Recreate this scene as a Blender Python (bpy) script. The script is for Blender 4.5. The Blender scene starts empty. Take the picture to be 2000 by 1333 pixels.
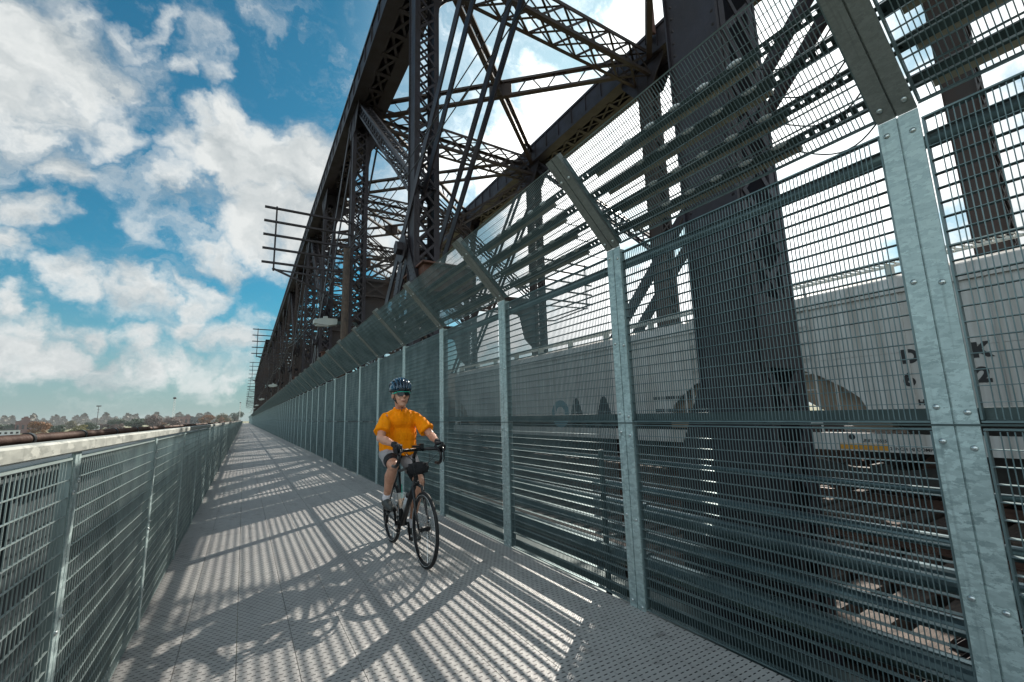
import bpy, math, random
import numpy as np
from mathutils import Vector, Matrix
R = math.radians
sc = bpy.context.scene
col = sc.collection
rnd = random.Random(7)

# ------------------------------------------------------------------ camera
YAW, PIT, ROLL, FPX = .5464, .1618, -.0297, 857.0
F = Vector((math.sin(YAW)*math.cos(PIT), math.cos(YAW)*math.cos(PIT), math.sin(PIT)))
Rt = Vector((math.cos(YAW), -math.sin(YAW), 0)); Up = Rt.cross(F)
R2 = Rt*math.cos(ROLL)+Up*math.sin(ROLL); U2 = -Rt*math.sin(ROLL)+Up*math.cos(ROLL)
EYE = Vector((0, 0, 1.4))
cam = bpy.data.objects.new('camera', bpy.data.cameras.new('camera')); col.objects.link(cam)
cam.matrix_world = Matrix(((R2.x, U2.x, -F.x, 0), (R2.y, U2.y, -F.y, 0), (R2.z, U2.z, -F.z, 1.4), (0, 0, 0, 1)))
cam.data.sensor_width = 36; cam.data.lens = FPX*36/2000
cam.data.clip_start = .05; cam.data.clip_end = 8000
sc.camera = cam

def ray(x, y):                      # direction in the world of a pixel of the 2000 px photograph
    return (F + R2*(x-1000)/FPX - U2*(y-666.5)/FPX).normalized()

# ------------------------------------------------------------------ light
SUN = ray(1288, 236)
SUN_EL = math.asin(SUN.z); SUN_AZ = math.atan2(SUN.x, SUN.y)
sun = bpy.data.lights.new('sun', 'SUN'); sun.energy = 5.0; sun.angle = R(.53); sun.color = (1, .93, .83)
so = bpy.data.objects.new('sun', sun); col.objects.link(so)
so.rotation_euler = (-SUN).to_track_quat('-Z', 'Y').to_euler(); so.location = (10, 10, 30)
sc.view_settings.view_transform = 'Standard'; sc.view_settings.look = 'None'
sc.view_settings.exposure = .75; sc.view_settings.gamma = 1
sc.view_settings.use_curve_mapping = False
sc.cycles.max_bounces = 8; sc.cycles.diffuse_bounces = 5; sc.cycles.glossy_bounces = 4
sc.cycles.transparent_max_bounces = 12

class NT:                           # tiny node-tree helper
    def __init__(s, tree): s.t = tree; s.n = tree.nodes; s.l = tree.links
    def add(s, typ, **kw):
        n = s.n.new(typ)
        for k, v in kw.items():
            if k.startswith('i_'): n.inputs[k[2:]].default_value = v
            else: setattr(n, k, v)
        return n
    def link(s, a, b): s.l.new(a, b)
    def math(s, op, a, b=None, clamp=False):
        n = s.n.new('ShaderNodeMath'); n.operation = op; n.use_clamp = clamp
        for i, q in enumerate((a, b)):
            if q is None: continue
            if isinstance(q, (int, float)): n.inputs[i].default_value = q
            else: s.l.new(q, n.inputs[i])
        return n.outputs[0]
    def vmath(s, op, a, b=None):
        n = s.n.new('ShaderNodeVectorMath'); n.operation = op
        for i, q in enumerate((a, b)):
            if q is None: continue
            if isinstance(q, (tuple, Vector)): n.inputs[i].default_value = q
            else: s.l.new(q, n.inputs[i])
        return n.outputs['Value'] if op in ('LENGTH', 'DISTANCE', 'DOT_PRODUCT') else n.outputs['Vector']
    def noise(s, vec, scale, detail=4, rough=.55, dist=0):
        n = s.n.new('ShaderNodeTexNoise'); n.inputs['Scale'].default_value = scale
        n.inputs['Detail'].default_value = detail; n.inputs['Roughness'].default_value = rough
        n.inputs['Distortion'].default_value = dist
        if vec is not None: s.l.new(vec, n.inputs['Vector'])
        return n
    def mix(s, fac, a, b, mode='MIX'):
        n = s.n.new('ShaderNodeMix'); n.data_type = 'RGBA'; n.blend_type = mode
        for k, q in (('Factor', fac), ('A', a), ('B', b)):
            inp = [i for i in n.inputs if i.name == k and i.enabled][0] if k != 'Factor' else n.inputs[0]
            if isinstance(q, (int, float)): inp.default_value = q
            elif isinstance(q, tuple): inp.default_value = q if len(q) == 4 else q+(1,)
            else: s.l.new(q, inp)
        return [o for o in n.outputs if o.enabled][0]
    def maprange(s, v, a, b, c, d, smooth=False):
        n = s.n.new('ShaderNodeMapRange'); n.clamp = True
        if smooth: n.interpolation_type = 'SMOOTHSTEP'
        s.l.new(v, n.inputs[0])
        for i, q in enumerate((a, b, c, d)): n.inputs[i+1].default_value = q
        return n.outputs[0]

# ------------------------------------------------------------------ sky
world = bpy.data.worlds.new('World'); sc.world = world; world.use_nodes = True
w = NT(world.node_tree); w.n.clear()
wout = w.add('ShaderNodeOutputWorld'); bg = w.add('ShaderNodeBackground'); bg.inputs[1].default_value = .08
w.link(bg.outputs[0], wout.inputs[0])
sky = w.add('ShaderNodeTexSky'); sky.sky_type = 'NISHITA'; sky.sun_disc = False
sky.sun_elevation = SUN_EL; sky.sun_rotation = SUN_AZ; sky.air_density = 1.1; sky.dust_density = .6; sky.ozone_density = 1.5
D = w.add('ShaderNodeTexCoord').outputs['Generated']
warpn = w.noise(D, 5.5, 6, .6)
warp = w.vmath('SUBTRACT', warpn.outputs['Color'], (.5, .5, .5))
sw = w.n.new('ShaderNodeVectorMath'); sw.operation = 'SCALE'; w.link(warp, sw.inputs[0]); sw.inputs['Scale'].default_value = .26
DW = w.vmath('ADD', D, sw.outputs[0])
# banks of cloud: where each one stands in the sky (pixel of the photograph -> direction), radius px, density
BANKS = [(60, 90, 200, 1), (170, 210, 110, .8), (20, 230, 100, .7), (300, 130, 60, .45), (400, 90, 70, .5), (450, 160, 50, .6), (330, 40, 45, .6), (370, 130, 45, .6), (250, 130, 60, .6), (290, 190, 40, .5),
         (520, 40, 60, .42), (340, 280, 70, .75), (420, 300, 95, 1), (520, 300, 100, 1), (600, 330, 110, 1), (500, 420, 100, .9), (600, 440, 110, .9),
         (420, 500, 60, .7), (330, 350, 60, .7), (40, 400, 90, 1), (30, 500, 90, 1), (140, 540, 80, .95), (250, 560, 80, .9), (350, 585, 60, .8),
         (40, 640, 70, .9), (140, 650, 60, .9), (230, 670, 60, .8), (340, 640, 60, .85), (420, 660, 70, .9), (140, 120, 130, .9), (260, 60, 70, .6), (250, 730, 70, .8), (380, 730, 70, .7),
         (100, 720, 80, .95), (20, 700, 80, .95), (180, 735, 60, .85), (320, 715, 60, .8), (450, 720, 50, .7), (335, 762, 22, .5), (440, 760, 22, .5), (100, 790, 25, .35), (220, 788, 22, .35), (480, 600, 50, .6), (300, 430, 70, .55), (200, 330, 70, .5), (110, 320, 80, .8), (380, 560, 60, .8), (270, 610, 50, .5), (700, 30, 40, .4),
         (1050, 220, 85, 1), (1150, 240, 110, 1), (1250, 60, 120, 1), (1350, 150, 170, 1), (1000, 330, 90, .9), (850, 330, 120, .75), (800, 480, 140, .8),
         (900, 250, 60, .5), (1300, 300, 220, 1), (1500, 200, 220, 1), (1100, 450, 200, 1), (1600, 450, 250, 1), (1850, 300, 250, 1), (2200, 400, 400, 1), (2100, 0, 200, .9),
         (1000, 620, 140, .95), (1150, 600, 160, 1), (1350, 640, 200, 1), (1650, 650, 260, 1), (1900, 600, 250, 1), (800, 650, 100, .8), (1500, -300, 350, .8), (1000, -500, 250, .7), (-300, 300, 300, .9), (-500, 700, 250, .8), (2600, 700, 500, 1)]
FILL_BANKS = [((-1, .05, .35), .45, 1), ((-.75, -.7, .5), .6, 1), ((0, -1, .35), .55, 1), ((.2, -.2, 1), .5, .9), ((.8, -.6, .4), .5, .9), ((-.5, .1, 1), .35, .8)]  # bright cloud banks out of frame, added to raise the ambient light
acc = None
for (v_, rad, bd) in FILL_BANKS:
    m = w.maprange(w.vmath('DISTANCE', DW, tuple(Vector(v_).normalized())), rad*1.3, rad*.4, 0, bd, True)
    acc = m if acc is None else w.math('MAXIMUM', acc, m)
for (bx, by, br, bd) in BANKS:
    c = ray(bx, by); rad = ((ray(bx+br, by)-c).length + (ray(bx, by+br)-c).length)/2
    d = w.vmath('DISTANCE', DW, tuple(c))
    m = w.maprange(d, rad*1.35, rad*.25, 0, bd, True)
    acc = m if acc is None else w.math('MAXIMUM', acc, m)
DP = w.n.new('ShaderNodeMapping'); w.link(DW, DP.inputs[0]); DP.inputs['Scale'].default_value = (1, 1, 1.9)
n1 = w.noise(DP.outputs[0], 5.2, 9, .60)
off = w.vmath('ADD', DP.outputs[0], tuple(SUN*.05+Vector((0, 0, .06))))
n2 = w.noise(off, 5.2, 3, .5)
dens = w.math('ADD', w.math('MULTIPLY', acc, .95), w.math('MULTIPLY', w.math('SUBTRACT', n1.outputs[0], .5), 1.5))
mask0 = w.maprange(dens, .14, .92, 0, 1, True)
VM = w.n.new('ShaderNodeMapping'); w.link(DW, VM.inputs[0]); VM.inputs['Rotation'].default_value = (.5, .3, .6); VM.inputs['Scale'].default_value = (2.2, 9, 6)
veil = w.maprange(w.noise(VM.outputs[0], 1.3, 8, .62, .6).outputs[0], .46, .78, 0, .62, True)
mask = w.math('MAXIMUM', mask0, veil)
relief = w.math('SUBTRACT', n1.outputs[0], n2.outputs[0])
sdot = w.vmath('DOT_PRODUCT', D, tuple(SUN))
glow = w.maprange(sdot, .80, .97, 0, 1, True)
thick = w.maprange(dens, .75, 1.25, 0, 1, True)
lum = w.math('ADD', w.math('MULTIPLY', relief, 2.6), .78)
lum = w.math('SUBTRACT', lum, w.math('MULTIPLY', thick, .22), clamp=True)
greyc = w.mix(lum, (2.15, 2.65, 2.95), (6.0, 6.2, 6.15))
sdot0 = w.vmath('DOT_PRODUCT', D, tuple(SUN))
greyc = w.mix(w.maprange(sdot0, .10, -.35, 0, 1, True), greyc, (9.0, 10.6, 11.2))  # clouds away from the sun brightened as added fill light
lit = w.mix(glow, greyc, (15, 15.2, 15))
sep = w.add('ShaderNodeSeparateXYZ'); w.link(D, sep.inputs[0])
tint = w.mix(1.0, sky.outputs[0], (.17, .60, .66), 'MULTIPLY')
hz = w.maprange(sep.outputs[2], -.02, .26, 1, 0, True)
tint = w.mix(w.math('MULTIPLY', hz, .75), tint, (3.0, 3.25, 3.5))
tint = w.mix(w.math('MULTIPLY', glow, .6), tint, (6.2, 7.6, 8.2))
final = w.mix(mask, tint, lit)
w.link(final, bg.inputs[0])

# ------------------------------------------------------------------ materials
def mat(name, base, rough=.6, metal=0.0, var=None, scale=4.0, bump=0.0, bscale=30.0, spec=None, stretch=(1, 1, 1), coat=0):
    m = bpy.data.materials.new(name); m.use_nodes = True
    t = NT(m.node_tree); b = t.n['Principled BSDF']
    b.inputs['Roughness'].default_value = rough; b.inputs['Metallic'].default_value = metal
    if spec is not None: b.inputs['Specular IOR Level'].default_value = spec
    if coat: b.inputs['Coat Weight'].default_value = coat
    b.inputs['Base Color'].default_value = base+(1,)
    tc = t.add('ShaderNodeTexCoord'); mp = t.add('ShaderNodeMapping'); mp.inputs['Scale'].default_value = stretch
    t.link(tc.outputs['Object'], mp.inputs[0])
    if var:
        n = t.noise(mp.outputs[0], scale, 6, .65)
        f = t.maprange(n.outputs[0], .36, .64, 0, 1)
        t.link(t.mix(f, base, var), b.inputs['Base Color'])
        t.link(t.maprange(n.outputs[0], .3, .7, rough-.08, min(1, rough+.1)), b.inputs['Roughness'])
    if bump:
        n = t.noise(mp.outputs[0], bscale, 5, .6); bp = t.add('ShaderNodeBump'); bp.inputs['Strength'].default_value = bump
        bp.inputs['Distance'].default_value = .01
        t.link(n.outputs[0], bp.inputs['Height']); t.link(bp.outputs[0], b.inputs['Normal'])
    return m

def galv(name, a, b_, scale=26, rough=.42, metal=.55, stain=.5):
    m = bpy.data.materials.new(name); m.use_nodes = True
    t = NT(m.node_tree); p = t.n['Principled BSDF']
    tc = t.add('ShaderNodeTexCoord'); mp = t.add('ShaderNodeMapping'); mp.inputs['Scale'].default_value = (1, .7, 1.5)
    t.link(tc.outputs['Object'], mp.inputs[0])
    dn = t.noise(mp.outputs[0], scale*.75, 5, .7); ws = t.n.new('ShaderNodeVectorMath'); ws.operation = 'SCALE'
    t.link(dn.outputs['Color'], ws.inputs[0]); ws.inputs['Scale'].default_value = .085
    v = t.add('ShaderNodeTexVoronoi'); v.inputs['Scale'].default_value = scale
    t.link(t.vmath('ADD', mp.outputs[0], ws.outputs[0]), v.inputs['Vector'])
    sp = t.add('ShaderNodeSeparateColor'); t.link(v.outputs['Color'], sp.inputs[0])
    f = t.math('ADD', t.math('MULTIPLY', sp.outputs[0], .80), t.math('MULTIPLY', dn.outputs[0], .35), clamp=True)
    c = t.mix(f, a, b_)
    ln = t.noise(tc.outputs['Object'], 2.2, 5, .6)
    c = t.mix(t.maprange(ln.outputs[0], .5, .75, 0, stain), c, tuple(x*.45 for x in a))
    dm = t.add('ShaderNodeMapping'); dm.inputs['Scale'].default_value = (30, 30, 1.1); t.link(tc.outputs['Object'], dm.inputs[0])
    dr = t.noise(dm.outputs[0], 1.0, 4, .6); c = t.mix(t.maprange(dr.outputs[0], .60, .74, 0, .45), c, tuple(x*.55 for x in a))
    sc_ = t.noise(tc.outputs['Object'], 7, 2, .5); c = t.mix(t.maprange(sc_.outputs[0], .70, .74, 0, .75), c, tuple(x*.4 for x in a))
    t.link(c, p.inputs['Base Color'])
    p.inputs['Metallic'].default_value = metal
    t.link(t.maprange(f, 0, 1, rough-.08, rough+.14), p.inputs['Roughness'])
    return m

M = {}
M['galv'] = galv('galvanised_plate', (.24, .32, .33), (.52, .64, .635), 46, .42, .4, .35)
M['galv_shade'] = galv('galvanised_shaded_plate', (.15, .165, .16), (.24, .26, .25), 60, .6, .35, .3)  # darker copy of the post zinc; shade on the arms is in the colour
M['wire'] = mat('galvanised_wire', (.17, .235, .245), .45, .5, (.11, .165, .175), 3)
M['wire_sunlit'] = mat('sunlit_railing_wire', (.36, .44, .43), .42, .4, (.24, .30, .30), 3)  # lighter copy of the mesh wire; sun highlights put into its colour
M['rail'] = galv('weathered_zinc_rail', (.20, .215, .20), (.37, .385, .355), 26, .5, .2, .35)
M['steel'] = mat('dark_weathered_steel', (.030, .025, .034), .5, .2, (.020, .014, .016), 1.3, .5, 18)
M['steel_far'] = mat('brown_painted_steel', (.032, .027, .028), .6, .2, (.048, .028, .022), .8)
M['rust'] = mat('red_rusted_steel', (.15, .07, .05), .75, .1, (.08, .04, .033), 2.0, .4, 25)
M['rustpipe'] = mat('rusty_pipe_skin', (.075, .040, .030), .5, .2, (.13, .075, .055), 3.5, .3, 30)
M['black'] = mat('black_paint', (.012, .013, .015), .35, .0, spec=.5)
M['rubber'] = mat('black_rubber', (.014, .014, .015), .7)
M['rim'] = mat('wheel_rim', (.03, .03, .032), .3, .6)
M['steelbright'] = mat('bright_steel', (.6, .6, .6), .25, 1)
M['bolt'] = mat('steel_bolt', (.55, .6, .6), .3, .9)
M['conduit'] = mat('zinc_conduit', (.17, .235, .25), .33, .75, (.09, .13, .145), 2.5)
M['channel'] = mat('grey_green_channel', (.085, .12, .12), .5, .4, (.05, .075, .075), 3)
M['beige'] = mat('beige_housing', (.42, .36, .27), .6, 0, (.30, .26, .20), 5)
M['white'] = mat('white_lens', (.78, .80, .80), .3)
M['lamp'] = mat('pale_lamp_housing', (.42, .46, .45), .45, .1, (.5, .53, .5), 3)
M['car'] = mat('grey_car_paint', (.55, .55, .54), .5, 0, (.37, .35, .325), 1.6, stretch=(1, 4.5, .25))
M['cardark'] = mat('grimy_underframe', (.05, .046, .042), .7, 0, (.03, .028, .026), 3)
M['brown'] = mat('dusty_brown_slope', (.30, .22, .16), .6, .1, (.2, .15, .11), 2)
M['yellow'] = mat('orange_yellow_stripe', (.55, .26, .03), .5)
M['ink'] = mat('black_lettering', (.02, .02, .022), .6)
M['teal'] = mat('faded_teal_spray', (.10, .20, .24), .6)
M['wood'] = mat('old_timber', (.095, .065, .048), .85, 0, (.045, .035, .03), 5, .5, 20, stretch=(1, 6, 1))
M['orange'] = mat('orange_cotton', (1.0, .315, .003), .85, 0, (.98, .26, .002), 6, .35, 40)
p_ = M['orange'].node_tree.nodes['Principled BSDF']; p_.inputs['Specular IOR Level'].default_value = .15; p_.inputs['Sheen Weight'].default_value = .25; p_.inputs['Sheen Tint'].default_value = (1, .5, .05, 1)
M['skin'] = mat('skin', (.66, .35, .24), .5, 0, (.54, .27, .18), 14, .1, 60)
M['hair'] = mat('grey_hair', (.45, .42, .39), .8)
M['short'] = mat('light_grey_cloth', (.42, .40, .41), .9, 0, (.33, .32, .33), 12, .3, 60)
M['blackcloth'] = mat('black_cloth', (.015, .015, .018), .85)
M['sock'] = mat('white_sock', (.75, .72, .76), .9)
M['shoe'] = mat('dark_grey_shoe', (.05, .055, .055), .65, 0, (.09, .095, .09), 20)
M['helmet'] = mat('glossy_blue_helmet', (.008, .075, .14), .18, .2, (.004, .022, .05), 9, coat=.6)
M['lens'] = mat('dark_lens', (.01, .012, .014), .08, .3)
M['green'] = mat('mint_frame', (.02, .55, .40), .35)
M['bottle'] = mat('white_bottle', (.62, .66, .70), .4)
M['tea'] = mat('amber_drink', (.72, .30, .02), .2)
M['lip'] = mat('lips', (.34, .13, .10), .5)
def glassy():
    m = bpy.data.materials.new('clear_plastic_cup'); m.use_nodes = True; p = m.node_tree.nodes['Principled BSDF']
    p.inputs['Base Color'].default_value = (.9, .95, .95, 1); p.inputs['Roughness'].default_value = .1
    p.inputs['Alpha'].default_value = .35
    return m
M['cup'] = glassy()

def deck_mat():                     # pressed aluminium plank with rows of short punched slots
    m = bpy.data.materials.new('perforated_plank'); m.use_nodes = True
    t = NT(m.node_tree); p = t.n['Principled BSDF']
    tc = t.add('ShaderNodeTexCoord'); s = t.add('ShaderNodeSeparateXYZ'); t.link(tc.outputs['Object'], s.inputs[0])
    x, y = s.outputs[0], s.outputs[1]
    PX, PY = .0435, .036
    row = t.math('FLOOR', t.math('DIVIDE', y, PY))
    odd = t.math('MODULO', t.math('ABSOLUTE', row), 2.0)
    xs = t.math('ADD', t.math('DIVIDE', x, PX), t.math('MULTIPLY', odd, .5))
    fx = t.math('ABSOLUTE', t.math('SUBTRACT', t.math('SUBTRACT', xs, t.math('FLOOR', xs)), .5))
    yy = t.math('DIVIDE', y, PY)
    fy = t.math('ABSOLUTE', t.math('SUBTRACT', t.math('SUBTRACT', yy, t.math('FLOOR', yy)), .5))
    dx = t.math('MAXIMUM', t.math('SUBTRACT', t.math('MULTIPLY', fx, PX), .0085), 0.0)
    dy = t.math('MULTIPLY', fy, PY)
    dist = t.math('SQRT', t.math('ADD', t.math('MULTIPLY', dx, dx), t.math('MULTIPLY', dy, dy)))
    hole = t.maprange(dist, .0028, .0041, 1, 0)
    n1 = t.noise(tc.outputs['Object'], 1.1, 6, .65); n2 = t.noise(tc.outputs['Object'], 9, 5, .7)
    mp = t.add('ShaderNodeMapping'); mp.inputs['Scale'].default_value = (3.4, .14, 1); t.link(tc.outputs['Object'], mp.inputs[0])
    n3 = t.noise(mp.outputs[0], 2.2, 3, .5)
    c = t.mix(t.maprange(n1.outputs[0], .35, .65, 0, 1), (.50, .49, .475), (.42, .405, .395))
    c = t.mix(t.maprange(n3.outputs[0], .35, .65, 0, .5), c, (.53, .52, .50))
    c = t.mix(t.maprange(n2.outputs[0], .56, .74, 0, .65), c, (.17, .16, .155))
    n4 = t.noise(tc.outputs['Object'], 3.1, 8, .7, .4); c = t.mix(t.maprange(n4.outputs[0], .60, .70, 0, .55), c, (.12, .105, .095))
    n5 = t.noise(tc.outputs['Object'], 38, 2, .5); c = t.mix(t.maprange(n5.outputs[0], .70, .74, 0, .8), c, (.06, .055, .05))
    c = t.mix(hole, c, (.012, .012, .014))
    t.link(c, p.inputs['Base Color'])
    t.link(t.maprange(n2.outputs[0], .3, .7, .48, .68), p.inputs['Roughness'])
    p.inputs['Metallic'].default_value = .15
    bp = t.add('ShaderNodeBump'); bp.inputs['Strength'].default_value = .5; bp.inputs['Distance'].default_value = .003
    hh = t.math('ADD', t.maprange(dist, .003, .008, 1, 0), t.math('MULTIPLY', n2.outputs[0], .15))
    t.link(hh, bp.inputs['Height']); t.link(bp.outputs[0], p.inputs['Normal'])
    return m
M['deck'] = deck_mat()

def ground_mat():
    m = bpy.data.materials.new('bottomland'); m.use_nodes = True
    t = NT(m.node_tree); p = t.n['Principled BSDF']; p.inputs['Roughness'].default_value = .95
    tc = t.add('ShaderNodeTexCoord')
    n1 = t.noise(tc.outputs['Object'], .012, 6, .6); n2 = t.noise(tc.outputs['Object'], .2, 6, .7)
    c = t.mix(t.maprange(n1.outputs[0], .42, .58, 0, 1), (.16, .16, .055), (.085, .10, .035))
    c = t.mix(t.maprange(n2.outputs[0], .4, .7, 0, .7), c, (.17, .12, .065))
    t.link(c, p.inputs['Base Color']); return m
M['ground'] = ground_mat()
def leafmat(name, a, b):
    return mat(name, a, .8, 0, b, .22)

# ------------------------------------------------------------------ mesh helpers
BOXF = [(0, 3, 2, 1), (4, 5, 6, 7), (0, 1, 5, 4), (1, 2, 6, 5), (2, 3, 7, 6), (3, 0, 4, 7)]
class MB:
    def __init__(s): s.v = []; s.f = []
    def quad(s, pts):
        k = len(s.v); s.v += [tuple(p) for p in pts]; s.f.append(tuple(range(k, k+len(pts))))
    def bx(s, x0, x1, y0, y1, z0, z1):
        k = len(s.v)
        s.v += [(x0, y0, z0), (x1, y0, z0), (x1, y1, z0), (x0, y1, z0), (x0, y0, z1), (x1, y0, z1), (x1, y1, z1), (x0, y1, z1)]
        s.f += [tuple(k+i for i in q) for q in BOXF]
    def beam(s, a, b, wd, ht, up=(0, 0, 1), w2=None, h2=None):
        a = Vector(a); b = Vector(b); d = (b-a).normalized(); up = Vector(up)
        sx = d.cross(up)
        if sx.length < 1e-5: sx = d.cross(Vector((0, 1, 0)))
        sx.normalize(); u = sx.cross(d).normalized()
        k = len(s.v)
        for (p, ww, hh) in ((a, wd, ht), (b, w2 or wd, h2 or ht)):
            for (i, j) in ((-1, -1), (1, -1), (1, 1), (-1, 1)): s.v.append(tuple(p+sx*(i*ww/2)+u*(j*hh/2)))
        s.f += [tuple(k+i for i in q) for q in BOXF]
    def tube(s, a, b, r, n=10, r2=None, cap=True):
        s.path([a, b], [r, r if r2 is None else r2], n, cap)
    def path(s, pts, r, n=8, cap=True, closed=False):
        pts = [Vector(p) for p in pts]; m = len(pts)
        if isinstance(r, (int, float)): r = [r]*m
        k = len(s.v); prev = None
        for i, p in enumerate(pts):
            if closed: d = pts[(i+1) % m]-pts[i-1]
            else: d = pts[min(i+1, m-1)]-pts[max(i-1, 0)]
            d.normalize()
            ref = prev if prev is not None else (Vector((0, 0, 1)) if abs(d.z) < .9 else Vector((1, 0, 0)))
            sx = (ref - d*ref.dot(d)).normalized(); prev = sx; u = d.cross(sx)
            for j in range(n):
                t = 2*math.pi*j/n; s.v.append(tuple(p+(sx*math.cos(t)+u*math.sin(t))*r[i]))
        segs = m if closed else m-1
        for i in range(segs):
            for j in range(n):
                a0 = k+i*n+j; a1 = k+i*n+(j+1) % n; b0 = k+((i+1) % m)*n+j; b1 = k+((i+1) % m)*n+(j+1) % n
                s.f.append((a0, a1, b1, b0))
        if cap and not closed:
            s.f.append(tuple(k+j for j in reversed(range(n)))); s.f.append(tuple(k+(m-1)*n+j for j in range(n)))
    def ell(s, c, r, nu=14, nv=9, Rm=None, zmin=-1.0):
        k = len(s.v); c = Vector(c)
        for i in range(nv+1):
            ph = math.asin(zmin) + (math.pi/2-math.asin(zmin))*i/nv
            for j in range(nu):
                t = 2*math.pi*j/nu
                p = Vector((r[0]*math.cos(ph)*math.cos(t), r[1]*math.cos(ph)*math.sin(t), r[2]*math.sin(ph)))
                if Rm is not None: p = Rm @ p
                s.v.append(tuple(c+p))
        for i in range(nv):
            for j in range(nu):
                s.f.append((k+i*nu+j, k+i*nu+(j+1) % nu, k+(i+1)*nu+(j+1) % nu, k+(i+1)*nu+j))
        if zmin > -1: s.f.append(tuple(k+j for j in reversed(range(nu))))
    def prism(s, pts2, y0, y1, axis='y'):
        k = len(s.v); n = len(pts2)
        for t in (y0, y1):
            for (a, b) in pts2:
                s.v.append({'y': (a, t, b), 'x': (t, a, b), 'z': (a, b, t)}[axis])
        s.f.append(tuple(range(k, k+n))); s.f.append(tuple(k+n+i for i in reversed(range(n))))
        for i in range(n): s.f.append((k+i, k+n+i, k+n+(i+1) % n, k+(i+1) % n))
    def rivet(s, p, d, r=.018):
        p = Vector(p); d = Vector(d); a = Vector((0, 0, 1)) if abs(d.z) < .9 else Vector((1, 0, 0))
        sx = d.cross(a).normalized(); u = sx.cross(d); k = len(s.v)
        for j in range(6):
            t = j*math.pi/3; s.v.append(tuple(p+(sx*math.cos(t)+u*math.sin(t))*r))
        s.v.append(tuple(p+d*r*.75))
        for j in range(6): s.f.append((k+j, k+(j+1) % 6, k+6))
    def mesh(s, name, m, smooth=False):
        me = bpy.data.meshes.new(name); me.from_pydata(s.v, [], s.f)
        me.validate(); me.update()
        if m is not None: me.materials.append(m)
        if smooth:
            me.polygons.foreach_set('use_smooth', [True]*len(me.polygons))
        return me
def fixn(me):
    import bmesh
    bm = bmesh.new(); bm.from_mesh(me); bmesh.ops.recalc_face_normals(bm, faces=bm.faces); bm.to_mesh(me); bm.free()
def obj(name, mesh, parent=None, loc=(0, 0, 0), label=None, kind=None):
    if isinstance(mesh, tuple): mb, m = mesh[:2]; mesh = mb.mesh(name, m, len(mesh) > 2 and mesh[2]); fixn(mesh)
    o = bpy.data.objects.new(name, mesh); col.objects.link(o); o.location = loc
    if parent: o.parent = parent
    if label: o['label'] = label
    if kind: o['kind'] = kind
    return o
def thing(name, label, cat, loc=(0, 0, 0), group=None):
    o = bpy.data.objects.new(name, None); col.objects.link(o); o.location = loc
    o.empty_display_size = .1
    return tag(o, label, cat, group)
def tag(o, label, cat, group=None):
    o['label'] = label; o['category'] = cat
    if group: o['group'] = group
    return o
def dup(root, loc, label, group=None):
    r = root.copy(); col.objects.link(r); r.location = loc; r['label'] = label
    if group: r['group'] = group
    for ch in list(root.children):
        c = ch.copy(); col.objects.link(c); c.parent = r
        for g in list(ch.children):
            d = g.copy(); col.objects.link(d); d.parent = c
    return r
def laced(mb, a, b, wd, ht, up=(0, 0, 1), ang=.09, pitch=.8, lw=.06, faces='wh', th=.016, single=False):
    """box member: four corner angles and lacing bars on the wide (w) and tall (h) faces"""
    a = Vector(a); b = Vector(b); L = (b-a).length; d = (b-a)/L; up = Vector(up)
    sx = d.cross(up).normalized(); u = sx.cross(d).normalized()
    for i in (-1, 1):
        for j in (-1, 1):
            c = sx*(i*(wd/2-ang/2))+u*(j*(ht/2-ang/2))
            mb.beam(a+c+sx*(i*(ang/2-th/2)), b+c+sx*(i*(ang/2-th/2)), th, ang, u)
            mb.beam(a+c+u*(j*(ang/2-th/2)), b+c+u*(j*(ang/2-th/2)), ang-.004, th*.9, u)
    n = max(2, int(L/pitch)); st = L/n
    for k in range(n):
        p0 = a+d*st*k; p1 = a+d*st*(k+1)
        if 'h' in faces:            # faces whose normal is sx
            for i in (-1, 1):
                o = sx*(i*(wd/2-th*1.8)); h = u*(ht/2-ang*.6)
                if not single or k % 2 == 0: mb.beam(p0+o-h, p1+o+h, lw, th*.6, sx)
                if not single or k % 2 == 1: mb.beam(p0+o*1.02+h, p1+o*1.02-h, lw, th*.6, sx)
        if 'w' in faces:
            for j in (-1, 1):
                o = u*(j*(ht/2-th*1.8)); h = sx*(wd/2-ang*.6)
                if not single or k % 2 == 0: mb.beam(p0+o-h, p1+o+h, lw, th*.6, u)
                if not single or k % 2 == 1: mb.beam(p0+o*1.02+h, p1+o*1.02-h, lw, th*.6, u)

# ------------------------------------------------------------------ ground and walkway
g = MB(); g.bx(-6000, 6000, -3000, 7000, -9, -8)
obj('ground', (g, M['ground']), kind='structure')

RX, S, YB, ZB, ZR = 2.4807, 1.8303, 2.4588, 2.6806, 1.30
LX, Y2, ZL = .5479, 2.3765, 1.298
NB, NLAST = -2, 160                 # bays of fence: nearest and last
YMIN, YMAX = -3.05, YB+S*NLAST
dk = MB()
WPL = (RX+LX+.03)/10
secs = [YB+S*k for k in range(-3, NLAST+1, 3)]
for i in range(10):
    x0 = -LX-.02+i*WPL
    for k in range(len(secs)-1):
        dk.bx(x0+.0018, x0+WPL-.0018, secs[k]+.002, secs[k+1]-.002, -.045, 0)
wk = obj('walkway', (dk, M['deck']), kind='structure')
kb = MB()
for x in (-LX+.0, .8, RX-.1): kb.bx(x-.06, x+.06, YMIN, YMAX, -.42, -.05)
for k in range(-3, NLAST): kb.bx(-LX-.3, RX+.6, YB+S*k-.05, YB+S*k+.05, -.60, -.425)
obj('walkway_framing', (kb, M['steel']), kind='structure')

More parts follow.
